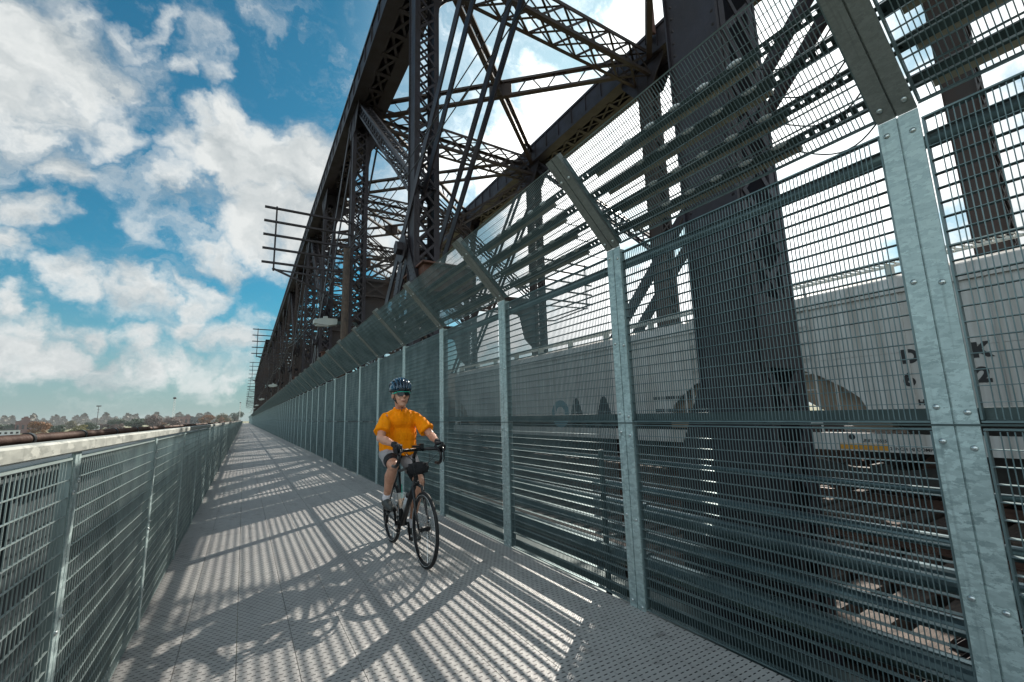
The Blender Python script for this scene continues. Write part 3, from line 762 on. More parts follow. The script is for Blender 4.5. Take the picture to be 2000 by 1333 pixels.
def glyph(body, s, size, x, y, z, mtl, name='lettering', bold=.012):
    """text on the side of a car, facing -X; reads towards smaller y"""
    c = bpy.data.curves.new(name, 'FONT'); c.body = s; c.size = size; c.extrude = .0015; c.offset = bold*size
    t = bpy.data.objects.new(name, c); col.objects.link(t)
    dg = bpy.context.evaluated_depsgraph_get(); dg.update()
    me = bpy.data.meshes.new_from_object(t.evaluated_get(dg)); bpy.data.objects.remove(t)
    me.transform(Matrix(((0, 0, -1, x), (-1, 0, 0, y), (0, 1, 0, z), (0, 0, 0, 1))))
    me.materials.clear(); me.materials.append(M[mtl]); me.name = name
    o = bpy.data.objects.new(name, me); col.objects.link(o); o.parent = body; return o
XT = 9.3; CL = 15.4
def hopper(y0, label):
    """covered hopper, y0 = near end, side at x = XT"""
    h = thing('hopper_car', label, 'railway car', (XT, y0, ZT), 'cars of the standing train')
    Wd = 3.0
    def body():
        mb = MB()
        # side outline with cut-away ends
        def side(x):
            return [(.1, 1.62), (.1, 3.95), (CL-.1, 3.95), (CL-.1, 1.62)]
        prof = [(0, 1.62), (0, 3.72), (.12, 3.90), (.45, 4.03), (1.5, 4.10), (2.55, 4.03), (2.88, 3.90), (3.0, 3.72), (3.0, 1.62)]
        mb.prism([(.04, 1.62)]+[(max(.04, min(2.96, x)), z-.01) for x, z in prof[1:-1]]+[(2.96, 1.62)], 1.75, CL-1.75, 'y')
        top = [(0, 2.62)]+prof[1:-1]+[(3.0, 2.62)]
        mb.prism(top, .15, CL-.15, 'y')
        low = [(.15, 2.615), (.5, 2.56), (.98, 2.34), (1.35, 2.10), (1.58, 1.90), (1.70, 1.62)]
        pts = low+[(CL-a, b) for a, b in reversed(low)]
        mb.prism(pts, 0, .03, 'x'); mb.prism(pts, 2.97, 3.0, 'x')
        return mb
    obj('body', (body(), M['car']), h)
    mb = MB()
    for y in np.arange(1.2, CL-1, 1.08): mb.bx(-.018, -.001, y-.02, y+.02, 1.62, 3.70)
    mb.bx(-.05, -.001, .15, CL-.15, 3.62, 3.72); mb.bx(-.05, -.001, 1.0, CL-1.0, 1.56, 1.66)
    obj('side_ribs', (mb, M['car']), h)
    for s_ in (0, 1):
        mb = MB(); yy = (lambda t: t) if s_ == 0 else (lambda t: CL-t)
        pts = [(yy(.1), 2.25)]
        mb.prism([(yy(.20), 2.60), (yy(.20), 2.15), (yy(1.45), 1.32), (yy(1.9), 1.32), (yy(1.9), 2.60)], .22, 2.78, 'x')
        obj('slope_sheet', (mb, M['brown']), h)
        mb = MB(); mb.prism([(yy(.15), 1.0), (yy(.35), 1.0), (yy(.35), 2.9), (yy(.15), 2.9)], .02, .10, 'x'); obj('corner_post', (mb, M['car']), h)
    for yl in (.55, CL-.95):
        mb = MB()
        for a_ in (0, .4): mb.bx(-.08, -.05, yl+a_-.012, yl+a_+.012, 1.3, 4.1)
        for q in range(9): mb.bx(-.078, -.052, yl, yl+.4, 1.45+q*.31, 1.47+q*.31)
        for z in (2.8, 3.9): mb.bx(-.052, .02, yl-.01, yl+.01, z, z+.03)
        obj('ladder', (mb, M['car']), h)
    mb = MB(); mb.bx(-.03, .05, .05, CL-.05, .98, 1.28); mb.bx(2.95, 3.03, .05, CL-.05, .98, 1.28); obj('side_sill', (mb, M['car']), h)
    mb = MB()
    for q in range(3):
        c = 3.2+q*4.5; mb.prism([(c-1.4, 1.55), (c+1.4, 1.55), (c+.4, .35), (c-.4, .35)], .5, 2.5, 'x')
    mb.bx(1.3, 1.7, .2, CL-.2, .75, 1.2); obj('hopper_bays', (mb, M['cardark']), h)
    for c in (1.6, CL-1.6):
        mb = MB()
        for x in (.72, 2.28): mb.prism([(c-1.2, .55), (c-.8, .35), (c+.8, .35), (c+1.2, .55), (c+1.0, .78), (c+.4, .66), (c-.4, .66), (c-1.0, .78)], x-.08-.35*(x < 1)+.35*(x > 1), x+.08-.35*(x < 1)+.35*(x > 1), 'x')
        mb.bx(.3, 2.7, c-.15, c+.15, .50, .72); tk = obj('bogie', (mb, M['cardark']), h)
        for dy in (-.85, .85):
            wm = MB()
            for x in (.72, 2.15): wm.tube((x, c+dy, .57), (x+.13, c+dy, .57), .42, 20)
            wm.tube((.3, c+dy, .57), (2.7, c+dy, .57), .08, 8)
            obj('wheelset', (wm, M['rustpipe']), tk)
    mb = MB()                        # expanded-metal running boards above the roof
    for x0 in (.12, 2.5):
        n = int((CL-.4)/.11)
        for k in range(n):
            y = .2+k*.11; mb.beam((x0, y, 4.22), (x0+.42, y+.11, 4.22), .016, .02); mb.beam((x0+.42, y, 4.22), (x0, y+.11, 4.22), .016, .02)
        mb.bx(x0, x0+.02, .2, CL-.2, 4.2, 4.25); mb.bx(x0+.4, x0+.42, .2, CL-.2, 4.2, 4.25)
        for y in np.arange(.6, CL, 1.8): mb.bx(x0+.1, x0+.3, y-.03, y+.03, 3.9, 4.2)
    obj('running_board', (mb, M['lamp']), h)
    return h
mb = MB(); mb.bx(14.2, 14.26, -8, 260, -1.4, 1.12); mb.bx(14.08, 14.38, -8, 260, 1.12, 1.15)
for k in range(150): mb.bx(14.12, 14.2, -8+k*1.8, -7.94+k*1.8, -1.4, 1.12)
tag(obj('plate_girder', (mb, M['steel'])), 'long dark plate girder along the far edge of the bridge behind the train', 'girder')
c1 = hopper(5.1-CL, 'grey hopper car seen through the nearest mesh panels, with large stencilled letters')
c2 = hopper(5.9, 'grey hopper car behind the nearest truss column, with spray paint low on its side')
c3 = hopper(6.7+CL, 'third hopper car of the train, seen obliquely beyond the second truss column')
c4 = hopper(7.5+CL*2, 'farthest hopper car of the standing train')
X0 = -.004
def onc1(yw, zw): return CL-5.1+yw, zw-ZT
for (s_, size, yw, zw) in (('D', .30, 2.86, 2.02), ('6', .30, 2.88, 1.65), ('K', .30, 2.02, 2.02), ('2', .30, 2.02, 1.65), ('H', .12, 2.74, 1.33), ('L', .10, 2.60, 1.33)):
    y, z = onc1(yw, zw); glyph(c1, s_, size, X0, y, z, 'ink', bold=.05)
y, z = onc1(3.20, .60); glyph(c1, '2 INCH HI COMP SHOES', .072, -.034, y, z, 'ink')
y, z = onc1(3.58, .72); glyph(c1, 'UNIT 15515', .07, -.034, y, z, 'ink')
y, z = onc1(0, 0)
mb = MB(); mb.bx(-.036, -.0305, y+3.22, y+3.92, z+.585, z+.69); obj('stripe', (mb, M['yellow']), c1)
mb = MB(); mb.tube((-.036, y+3.72, z+.80), (-.030, y+3.72, z+.80), .05, 14); obj('stencil_disc', (mb, M['ink']), c1)
# spray paint and small stencilling on the second car
for (s_, size, yw, zw, mt) in (('O', 1.15, 12.7, .92, 'teal'), ('A', 1.2, 11.75, .92, 'ink'), ('A', 1.2, 10.45, .92, 'ink')):
    glyph(c2, s_, size, X0, yw-5.9, zw-ZT, mt, 'spray_paint', .05)
for r_ in range(2):
    mb = MB(); yy = 6.9
    while yy < 8.1:
        L_ = rnd.uniform(.03, .07); mb.bx(-.006, -.001, yy-5.9, yy+L_-5.9, 1.62-ZT-r_*.32, 1.70-ZT-r_*.32); yy += L_+.025
    obj('lettering', (mb, M['ink']), c2)

# ------------------------------------------------------------------ far bank: trees, buildings, masts
GZ = -8.0
def gpt(x, y):
    d = ray(x, y); t = (GZ-1.4)/d.z; return EYE+d*t
def hgt(base, x, ytop):
    d = ray(x, ytop); k = math.hypot(base.x, base.y)/math.hypot(d.x, d.y); return 1.4+d.z*k-GZ
def widthm(base, px):
    d = (base-EYE); return px/FPX*abs(d.dot(F))
def tree(xc, ytop, ybase, wpx, leaf, label, seed, bare=False):
    b = gpt(xc, ybase); H = hgt(b, xc, ytop); W = widthm(b, wpx)*.9; r = random.Random(seed)
    t = thing('tree', label, 'tree', tuple(b), 'trees on the far bank')
    mb = MB(); mb.path([(0, 0, -.3), (.1, 0, H*.3), (0, .2, H*.6)], [H*.028, H*.02, H*.01], 7)
    for k in range(6):
        an = r.uniform(0, 6.28); mb.path([(0, 0, H*r.uniform(.25, .5)), (math.cos(an)*W*.3, math.sin(an)*W*.3, H*r.uniform(.55, .8))], [H*.012, H*.004], 5)
    obj('trunk', (mb, M['wood']), t)
    lobes = [((0, 0, H*.60), W*.36, H*.30)]
    for k in range(9):
        an = r.uniform(0, 6.28); q = r.uniform(.15, .34)*W
        lobes.append(((math.cos(an)*q, math.sin(an)*q, H*r.uniform(.22, .80)), W*r.uniform(.15, .24), H*r.uniform(.13, .2)))
    lobes = [((c[0], c[1], min(c[2], H-rz)), rx, rz) for c, rx, rz in lobes]
    mb = MB(); sz = W*.030
    for (c, rx, rz) in lobes:
        for _ in range(230 if not bare else 90):
            v = Vector((r.gauss(0, 1), r.gauss(0, 1), r.gauss(0, 1))).normalized()*r.uniform(.55, 1.05)
            p = Vector(c)+Vector((v.x*rx, v.y*rx, v.z*rz))
            a = Vector((r.gauss(0, 1), r.gauss(0, 1), r.gauss(0, 1))).normalized(); b2 = a.cross(v+Vector((.01, .02, .03))).normalized()
            s_ = sz*r.uniform(.6, 1.5); mb.quad([p-a*s_, p-b2*s_*.7, p+a*s_, p+b2*s_*.7])
    obj('crown', mb.mesh('crown', leaf), t)
LG = leafmat('dark_green_leaves', (.022, .050, .028), (.04, .07, .03)); LO = leafmat('orange_brown_leaves', (.26, .12, .05), (.16, .09, .04))
LY = leafmat('yellow_green_leaves', (.19, .17, .05), (.12, .12, .04)); LP = leafmat('purple_brown_leaves', (.15, .10, .085), (.09, .06, .05))
LV = leafmat('olive_leaves', (.09, .10, .04), (.12, .09, .045))
TR = [(15, 829, 848, 48, LG, 'dark blue green tree above the white house at the far left'),
      (73, 821, 853, 42, LO, 'orange brown autumn tree beside the towered brick building'),
      (110, 829, 848, 36, LG, 'round dark green tree right of the orange autumn tree'),
      (140, 819, 842, 26, LV, 'olive tree rising behind the yellow green bush'),
      (155, 829, 849, 34, LY, 'low yellow green tree over the rusty pipe'),
      (176, 821, 845, 30, LG, 'dark green tree at the foot of the floodlight mast'),
      (200, 827, 842, 30, LP, 'purplish bare tree just right of the floodlight mast'),
      (228, 813, 841, 36, LG, 'tall green tree midway along the far bank'),
      (228, 826, 843, 26, LP, 'small purple brown tree in front of a taller green one'),
      (266, 815, 841, 48, LG, 'widest dark green tree of the far bank'),
      (297, 805.5, 840, 36, LP, 'tallest dark brown tree left of the lattice mast'),
      (309, 823, 839, 30, LO, 'low orange tree in front of the brown ones'),
      (333, 811, 838, 40, LP, 'brown tree below the lattice mast'),
      (400, 809, 834, 34, LO, 'rusty orange tree right of the flat brick buildings'),
      (432, 805, 832, 40, LV, 'broad olive tree near the end of the railing'),
      (433, 812, 833, 16, LO, 'small red tree before the broad olive tree'),
      (462, 802, 830, 26, LG, 'green tree nearest the vanishing point')]
for i, a in enumerate(TR): tree(*a, seed=50+i)
# hazy wood beyond as one mass
mb = MB(); r = random.Random(3)
for k in range(11000):
    x = r.uniform(-60, 478); yb = 842-.040*x
    d = ray(x, yb); t = (GZ-1.4)/d.z; q_ = r.uniform(.98, 1.7); b = EYE+d*t*q_
    dist = math.hypot(b.x, b.y); lump = .5+.5*math.sin(x*.13)+.35*math.sin(x*.31+1)
    hmax = (9.6+dist*(.008+.009*lump))*min(1, .30+(q_-.98)*1.6); z = GZ+hmax*r.random()
    a = Vector((r.gauss(0, 1), r.gauss(0, 1), r.gauss(0, 1))).normalized(); c = a.cross(Vector((.3, .5, .8))).normalized(); s_ = dist*.0025
    p = Vector((b.x, b.y, z)); mb.quad([p-a*s_, p-c*s_, p+a*s_, p+c*s_])
wd = bpy.data.objects.new('distant_wood', mb.mesh('distant_wood', leafmat('mixed_autumn_wood', (.13, .095, .07), (.055, .07, .045)))); col.objects.link(wd)
wd['kind'] = 'stuff'; tag(wd, 'mass of autumn woodland along the far bank', 'woodland')
M['brick'] = mat('old_brick', (.20, .10, .085), .85, 0, (.14, .075, .065), .3)
M['pale'] = mat('pale_render', (.62, .64, .64), .8)
M['roofd'] = mat('dark_roof', (.08, .085, .09), .8)
def building(xl, xr, yt, yb, m, label, tower=None, gable=False, wn=4):
    xc = (xl+xr)/2; b = gpt(xc, yb); H = hgt(b, xc, yt); W = widthm(b, xr-xl)
    t = thing('building', label, 'building', tuple(b)); t.rotation_euler = (0, 0, -math.atan2(b.x, b.y))
    mb = MB(); mb.bx(-W/2, W/2, 0, W*.6, -.5, H); obj('wall', (mb, M[m]), t)
    mb = MB()
    if gable: mb.prism([(-W/2-.4, H), (W/2+.4, H), (0, H*1.35)], -.4, W*.6+.4)
    else: mb.bx(-W/2-.3, W/2+.3, -.3, W*.6+.3, H, H+.5)
    obj('roof', (mb, M['roofd']), t)
    for k in range(wn):
        mb = MB(); x = -W/2+W*(k+.5)/wn; mb.bx(x-W*.06, x+W*.06, -.06, 0, H*.35, H*.7); obj('window', (mb, M['lens']), t)
    if tower:
        ht = hgt(b, xc, tower[2]); x0 = -W/2+W*tower[0]; x1 = -W/2+W*tower[1]
        mb = MB(); mb.bx(x0, x1, 1, 1+(x1-x0), H+.5, ht*.93); mb.bx(x0+(x1-x0)*.25, x1-(x1-x0)*.25, 1.5, 1+(x1-x0)*.7, ht*.93, ht); obj('tower', (mb, M[m]), t)
building(34, 62, 823, 847, 'brick', 'brick building with a square stair tower at the far left', (.25, .68, 814))
building(1, 31, 841, 852, 'pale', 'white house at the left edge of the far bank', None, True)
building(343, 373, 814, 833, 'brick', 'flat brick building right of the lattice mast', (.55, .85, 811.5))
building(373, 392, 815, 833, 'roofd', 'dark flat warehouse beside the brick building')
building(182, 192, 831, 843, 'pale', 'small white shed under the floodlight mast', None, False, 2)
b = gpt(187, 844); H = hgt(b, 189, 794)
t = thing('floodlight_mast', 'tall floodlight mast above the far trees at left', 'mast', tuple(b))
mb = MB(); mb.path([(0, 0, 0), (0, 0, H)], [.5, .25], 8); obj('pole', (mb, M['steel']), t)
mb = MB(); mb.tube((0, 0, H-.4), (0, 0, H+.9), 2.6, 10, 2.8); mb.tube((0, 0, H*.86), (0, 0, H*.87), 1.7, 10); mb.tube((0, 0, H*.76), (0, 0, H*.77), 1.3, 10); obj('lamp_ring', (mb, M['steel']), t)
def mast(x, yt, yb, wpx, label):
    b = gpt(x, yb); H = hgt(b, x, yt); W = widthm(b, wpx)
    t = thing('radio_mast', label, 'mast', tuple(b)); mb = MB()
    n = 12
    for i in range(3):
        a0 = i*2.094; p = lambda z, a: Vector((math.cos(a)*W*(.5-.3*z/H), math.sin(a)*W*(.5-.3*z/H), z))
        mb.beam(p(0, a0), p(H, a0), .35, .35)
        for k in range(n): mb.beam(p(H*k/n, a0), p(H*(k+1)/n, a0+2.094), .2, .2)
    obj('lattice', (mb, M['pale']), t)
    mb = MB(); mb.ell((0, 0, H), (W*.5, W*.5, W*.35), 10, 6); obj('drum', (mb, M['steel']), t)
mast(336, 778, 836, 6, 'pale lattice mast with a drum on top above the far trees')
mast(466.5, 787, 832, 3, 'small slim mast just left of the vanishing point')

# ------------------------------------------------------------------ bicycle (rides towards -Y)
BO = Vector((1.505, 4.72, 0))
bike = thing('bicycle', 'black drop-bar road bicycle being ridden along the walkway', 'bicycle', tuple(BO))
def wheel(name, c, disc_side=1):
    wroot_mb = MB(); n = 48; c = Vector(c)
    circ = lambda r, x=0: [(c.x+x, c.y+r*math.cos(2*math.pi*i/n), c.z+r*math.sin(2*math.pi*i/n)) for i in range(n)]
    wroot_mb.path(circ(.324), .0165, 10, closed=True)
    t = obj(name, (wroot_mb, M['rubber'], True), bike)
    mb = MB()
    for x in (-.009, .009): mb.path(circ(.302, x), .0065, 6, closed=True)
    mb.path(circ(.293), .008, 6, closed=True); obj('rim', (mb, M['rim'], True), t)
    mb = MB()
    for x in (-.0165, .0165): mb.path(circ(.3115, x), .0018, 5, closed=True)
    obj('rim_highlight', (mb, M['white'], True), t)  # bright highlight along the rim, painted as a thin white ring
    mb = MB()
    for i in range(24):
        a = 2*math.pi*i/24; b = a+(.5 if i % 4 < 2 else -.5); sx = .026 if i % 2 else -.026
        mb.beam((c.x+sx, c.y+.025*math.cos(b), c.z+.025*math.sin(b)), (c.x, c.y+.29*math.cos(a), c.z+.29*math.sin(a)), .0026, .0018)
    obj('spokes', (mb, M['steelbright']), t)
    mb = MB(); mb.tube((c.x-.05, c.y, c.z), (c.x+.05, c.y, c.z), .018, 12); mb.tube((c.x-.03, c.y, c.z), (c.x-.026, c.y, c.z), .03, 12); mb.tube((c.x+.026, c.y, c.z), (c.x+.03, c.y, c.z), .03, 12)
    obj('hub', (mb, M['black']), t)
    mb = MB(); mb.path([(c.x+disc_side*.038, c.y+.075*math.cos(2*math.pi*i/24), c.z+.075*math.sin(2*math.pi*i/24)) for i in range(24)], .006, 6, closed=True)
    for i in range(6): mb.beam((c.x+disc_side*.038, c.y, c.z), (c.x+disc_side*.038, c.y+.075*math.cos(i), c.z+.075*math.sin(i)), .01, .002)
    obj('brake_disc', (mb, M['steelbright']), t)
    return t
wheel('front_wheel', (0.01, -.55, .34)); wheel('rear_wheel', (0, .50, .34))
mb = MB()
HT, HB, BB_, SC = Vector((0, -.27, .92)), Vector((0, -.335, .755)), Vector((0, .09, .275)), Vector((0, .25, .80))
mb.path([HT, HB], [.021, .024], 12); mb.path([HB+Vector((0, .01, .02)), BB_], [.024, .028], 12); mb.path([HT-Vector((0, 0, .03)), SC], [.018, .015], 12)
mb.path([SC+Vector((0, .015, .04)), BB_], .016, 12); mb.tube(BB_-Vector((.04, 0, 0)), BB_+Vector((.04, 0, 0)), .024, 12)
for s_ in (-1, 1):
    mb.path([SC, (s_*.03, .30, .66), (s_*.062, .50, .345)], [.010, .009, .007], 8); mb.path([BB_, (s_*.04, .2, .28), (s_*.062, .50, .335)], [.012, .011, .009], 8)
obj('frame', (mb, M['black'], True), bike)
mb = MB(); mb.path([HB, HB-Vector((0, .012, .03))], .028, 12)
for s_ in (-1, 1): mb.path([HB-Vector((0, .01, .02)), (s_*.045, -.375, .70), (s_*.055, -.48, .48), (s_*.055+.01, -.55, .34)], [.018, .017, .013, .009], 8)
obj('fork', (mb, M['black'], True), bike)
mb = MB(); mb.path([HT, (0, -.25, .99)], .017, 10); mb.path([(0, -.25, .985), (0, -.33, 1.055)], [.019, .017], 10); obj('stem', (mb, M['black'], True), bike)
bar = MB()
for s_ in (-1, 1):
    bar.path([(0, -.33, 1.06), (s_*.15, -.33, 1.06), (s_*.195, -.35, 1.06), (s_*.21, -.40, 1.055), (s_*.213, -.445, 1.03), (s_*.216, -.455, .985), (s_*.22, -.43, .94), (s_*.222, -.37, .915), (s_*.224, -.29, .915)],
             [.0155, .0155, .016, .016, .016, .016, .016, .0165, .0165], 10)
hbar = obj('handlebar', (bar, M['black'], True), bike)
for s_ in (-1, 1):
    mb = MB(); mb.path([(s_*.21, -.405, 1.065), (s_*.212, -.45, 1.075), (s_*.213, -.485, 1.095), (s_*.213, -.50, 1.125)], [.017, .021, .019, .013], 10)
    hd = obj('brake_hood', (mb, M['rubber'], True), bike)
    mb = MB(); mb.path([(s_*.213, -.49, 1.09), (s_*.218, -.515, 1.03), (s_*.222, -.51, .97), (s_*.226, -.485, .94)], [.008, .008, .007, .006], 8); obj('brake_lever', (mb, M['rim'], True), hd)
mb = MB()
for s_ in (-1, 1):
    mb.path([(s_*.2, -.48, 1.07), (s_*.16, -.53, 1.03), (s_*.07, -.50, .95), (s_*.02, -.38, .86)], .0025, 5)
    mb.path([(s_*.12, -.36, 1.05), (s_*.09, -.47, .98), (s_*.045, -.44, .82), (s_*.05, -.43, .60)], .0025, 5)
obj('brake_cable', (mb, M['black'], True), bike)
mb = MB(); mb.ell((0, -.385, .885), (.115, .055, .062), 16, 10); mb.bx(-.09, .09, -.42, -.35, .84, .93); obj('handlebar_bag', (mb, M['blackcloth'], True), bike)
mb = MB(); mb.bx(-.045, .015, -.40, -.33, 1.085, 1.105); mb.bx(.02, .06, -.38, -.34, 1.075, 1.12); obj('bike_computer', (mb, M['black']), bike)
mb = MB(); mb.tube((.04, -.385, 1.06), (.04, -.41, 1.06), .014, 10); obj('headlight', (mb, M['lens']), bike)
mb = MB(); mb.path([SC, (0, .30, .93)], .0135, 10); obj('seatpost', (mb, M['black'], True), bike)
mb = MB(); mb.path([(0, .19, .955), (0, .28, .955), (0, .36, .95), (0, .44, .955), (0, .47, .95)], [.02, .028, .055, .075, .05], 12)
mb.v = [(x, y, .95+(z-.95)*.42) for x, y, z in mb.v]; obj('saddle', (mb, M['black'], True), bike)
cr_ = MB(); xr = -.052
cr_.path([(xr, .09+.085*math.cos(2*math.pi*i/32), .275+.085*math.sin(2*math.pi*i/32)) for i in range(32)], .005, 6, closed=True)
for i in range(5): cr_.beam((xr, .09, .275), (xr, .09+.085*math.cos(1.256*i), .275+.085*math.sin(1.256*i)), .012, .005)
cr_.beam((-.075, .09, .275), (-.09, .105, .445), .022, .014); cr_.beam((.06, .09, .275), (.075, .075, .105), .022, .014); cr_.tube((-.08, .09, .275), (.065, .09, .275), .012, 10)
obj('crankset', (cr_, M['rim']), bike)
for (x, y, z) in ((-.135, .105, .445), (.12, .075, .105)):
    mb = MB(); mb.bx(x-.045, x+.045, y-.045, y+.045, z-.009, z+.009); mb.tube((x+(.05 if x < 0 else -.05), y, z), (x, y, z), .007, 8); obj('pedal', (mb, M['black']), bike)
mb = MB(); mb.path([(xr, .09, .36), (xr, .50, .375), (xr, .535, .34), (xr, .50, .305), (xr, .53, .25), (xr, .49, .22), (xr, .09, .19)], .0035, 5)
mb.tube((xr-.006, .50, .34), (xr+.012, .50, .34), .038, 16); mb.beam((xr, .50, .30), (xr, .52, .21), .03, .012); obj('drivetrain', (mb, M['rim']), bike)
for (p0, p1) in ((Vector((0, .165, .42)), Vector((0, .225, .62))), (Vector((0, -.02, .42)), Vector((0, -.14, .57)))):
    mb = MB(); d = (p1-p0).normalized(); off_ = Vector((0, -.055, .0)) if p0.y > .1 else Vector((0, .04, .05))
    for s_ in (-.036, .036): mb.path([p0, p0+off_+Vector((s_, 0, 0)), p0+off_+d*.13+Vector((s_, 0, 0)), p1], .0035, 5)
    obj('bottle_cage', (mb, M['black'], True), bike)
# drink cup and bottle carried in the cages
cp = thing('drink_cup', 'clear plastic cup of amber iced drink with a mint straw, carried on the bicycle', 'cup', tuple(BO+Vector((-.012, .075, .435))))
mb = MB(); mb.path([(0, 0, 0), (0, .012, .06), (0, .03, .155)], [.030, .037, .048], 18, cap=False); obj('cup_wall', (mb, M['cup'], True), cp)
mb = MB(); mb.path([(0, .0, .004), (0, .018, .095)], [.0275, .037], 16); obj('drink', (mb, M['tea'], True), cp)
mb = MB(); mb.path([(0, .012, .05), (.008, .05, .24)], .0042, 7); obj('straw', (mb, M['green'], True), cp)
bt = thing('water_bottle', 'white water bottle with a black cap in the frame of the bicycle', 'bottle', tuple(BO+Vector((.0, .005, .45))))
mb = MB(); d = Vector((0, -.6, .8)); mb.path([d*0, d*.10, d*.115, d*.13, d*.16], [.036, .036, .031, .036, .034], 16); obj('bottle_body', (mb, M['bottle'], True), bt)
mb = MB(); mb.path([d*.16, d*.185, d*.19, d*.21], [.033, .028, .013, .011], 14); obj('cap', (mb, M['black'], True), bt)

# ------------------------------------------------------------------ rider
from mathutils import noise as mnoise
def fuse(mb, name, m, voxel, smooth=4, wr=0, wscale=9, cut=None):
    """melt overlapping closed forms into one continuous skin"""
    me = mb.mesh(name, None); fixn(me)
    o = bpy.data.objects.new(name, me); col.objects.link(o)
    r_ = o.modifiers.new('r', 'REMESH'); r_.mode = 'VOXEL'; r_.voxel_size = voxel
    s_ = o.modifiers.new('s', 'SMOOTH'); s_.factor = .5; s_.iterations = smooth
    dg = bpy.context.evaluated_depsgraph_get(); dg.update()
    m2 = bpy.data.meshes.new_from_object(o.evaluated_get(dg)); bpy.data.objects.remove(o); bpy.data.meshes.remove(me)
    if wr:
        for v in m2.vertices:
            c = v.co; q = mnoise.fractal(Vector((c.x*wscale*1.5, c.y*wscale*1.5, c.z*wscale*.55+c.x*3)), 1, 2, 3)
            v.co = c+v.normal*q*wr
    m2.materials.clear(); m2.materials.append(m); m2.name = name
    m2.polygons.foreach_set('use_smooth', [True]*len(m2.polygons)); return m2
def caps(mb, pts, rs, n=12):         # limb: tapered tube with rounded ends
    mb.path(pts, rs, n); mb.ell(pts[0], (rs[0],)*3, n, 6); mb.ell(pts[-1], (rs[-1],)*3, n, 6)
    for p, q in zip(pts[1:-1], rs[1:-1]): mb.ell(p, (q,)*3, n, 6)
HX = -.045
def headfit(mb, k0=0):
    c = Vector((HX, .10, 1.60))
    for i in range(k0, len(mb.v)): p = (Vector(mb.v[i])-c)*1.11+c+Vector((0, -.035, -.045)); mb.v[i] = tuple(p)
per = thing('person', 'smiling cyclist in an orange t-shirt, blue helmet and black gloves, riding towards the viewer', 'person', tuple(BO))
HX = -.045
V_ = Vector
RS, RE, RW = V_((-.172, .19, 1.385)), V_((-.275, .0, 1.175)), V_((-.225, -.315, 1.125))
LS, LE, LW = V_((.172, .19, 1.385)), V_((.285, .0, 1.175)), V_((.228, -.315, 1.13))
RH, RK, RA = V_((-.10, .34, 1.0)), V_((-.155, -.065, .895)), V_((-.15, .205, .535))
LH, LK, LA = V_((.10, .34, 1.0)), V_((.145, -.02, .695)), V_((.125, .17, .235))
b = MB()
b.ell((0, .34, 1.04), (.165, .14, .11)); b.ell((0, .27, 1.18), (.155, .125, .14)); b.ell((0, .21, 1.34), (.165, .115, .13))
caps(b, [V_((-.16, .19, 1.385)), V_((.16, .19, 1.385))], [.05, .05])
caps(b, [V_((0, .19, 1.44)), V_((HX*.6, .15, 1.53)), V_((HX, .125, 1.60))], [.062, .055, .054])
KH = len(b.v)
b.ell((HX, .115, 1.695), (.076, .096, .098), 18, 12); b.ell((HX, .075, 1.625), (.060, .072, .082), 16, 10); b.ell((HX, .040, 1.572), (.034, .030, .026), 12, 8)
b.ell((HX-.032, .028, 1.635), (.024, .02, .022), 10, 6); b.ell((HX+.032, .028, 1.635), (.024, .02, .022), 10, 6)
b.ell((HX, .022, 1.690), (.050, .022, .014), 12, 6)
b.path([(HX, .010, 1.685), (HX, -.008, 1.662), (HX, -.012, 1.648), (HX, .006, 1.638)], [.009, .011, .015, .010], 8)
b.ell((HX, .010, 1.607), (.026, .012, .010), 10, 6)
for s_ in (-1, 1): b.ell((HX+s_*.078, .115, 1.655), (.010, .018, .030), 10, 8)
headfit(b, KH)
for A_, E_, W_ in ((RS, RE, RW), (LS, LE, LW)):
    m1 = E_.lerp(W_, .3); caps(b, [A_, A_.lerp(E_, .5), E_, m1, W_.lerp(E_, .2), W_], [.055, .05, .042, .045, .031, .028])
for h_, k_, a_ in ((RH, RK, RA), (LH, LK, LA)):
    m1 = k_.lerp(a_, .32)+V_((0, .022, 0)); caps(b, [h_, h_.lerp(k_, .5), k_.lerp(h_, .12), k_, k_.lerp(a_, .12), m1, k_.lerp(a_, .75), a_], [.088, .078, .062, .058, .052, .061, .040, .036])
obj('body', fuse(b, 'body', M['skin'], .0065, 3), per)
# t-shirt
t = MB()
t.ell((0, .31, 1.10), (.205, .175, .13), 18, 10); t.ell((0, .26, 1.20), (.203, .168, .17), 18, 10); t.ell((0, .215, 1.35), (.200, .135, .135), 18, 10)
caps(t, [V_((-.155, .195, 1.385)), V_((0, .195, 1.415)), V_((.155, .195, 1.385))], [.062, .075, .062]); t.path([(0, .195, 1.37), (HX*.4, .178, 1.445), (HX*.5, .17, 1.485)], [.118, .090, .068], 16)
t.path([(0, .30, 1.16), (0, .30, 1.07), (0, .305, .985)], [.192, .200, .203], 22)
for A_, E_ in ((RS, RE), (LS, LE)):
    d_ = (E_-A_); t.path([A_-d_*.1, A_+d_*.3, A_+d_*.74], [.050, .070, .086], 16)
sh = obj('t_shirt', fuse(t, 't_shirt', M['orange'], .006, 8, .012, 11), per)
mb = MB(); mb.path([(HX*.5+.066*math.cos(a*.2618*1), .168+.062*math.sin(a*.2618), 1.482+.016*math.sin(a*.2618)) for a in range(24)], .0065, 6, closed=True); obj('collar', (mb, M['orange'], True), sh)
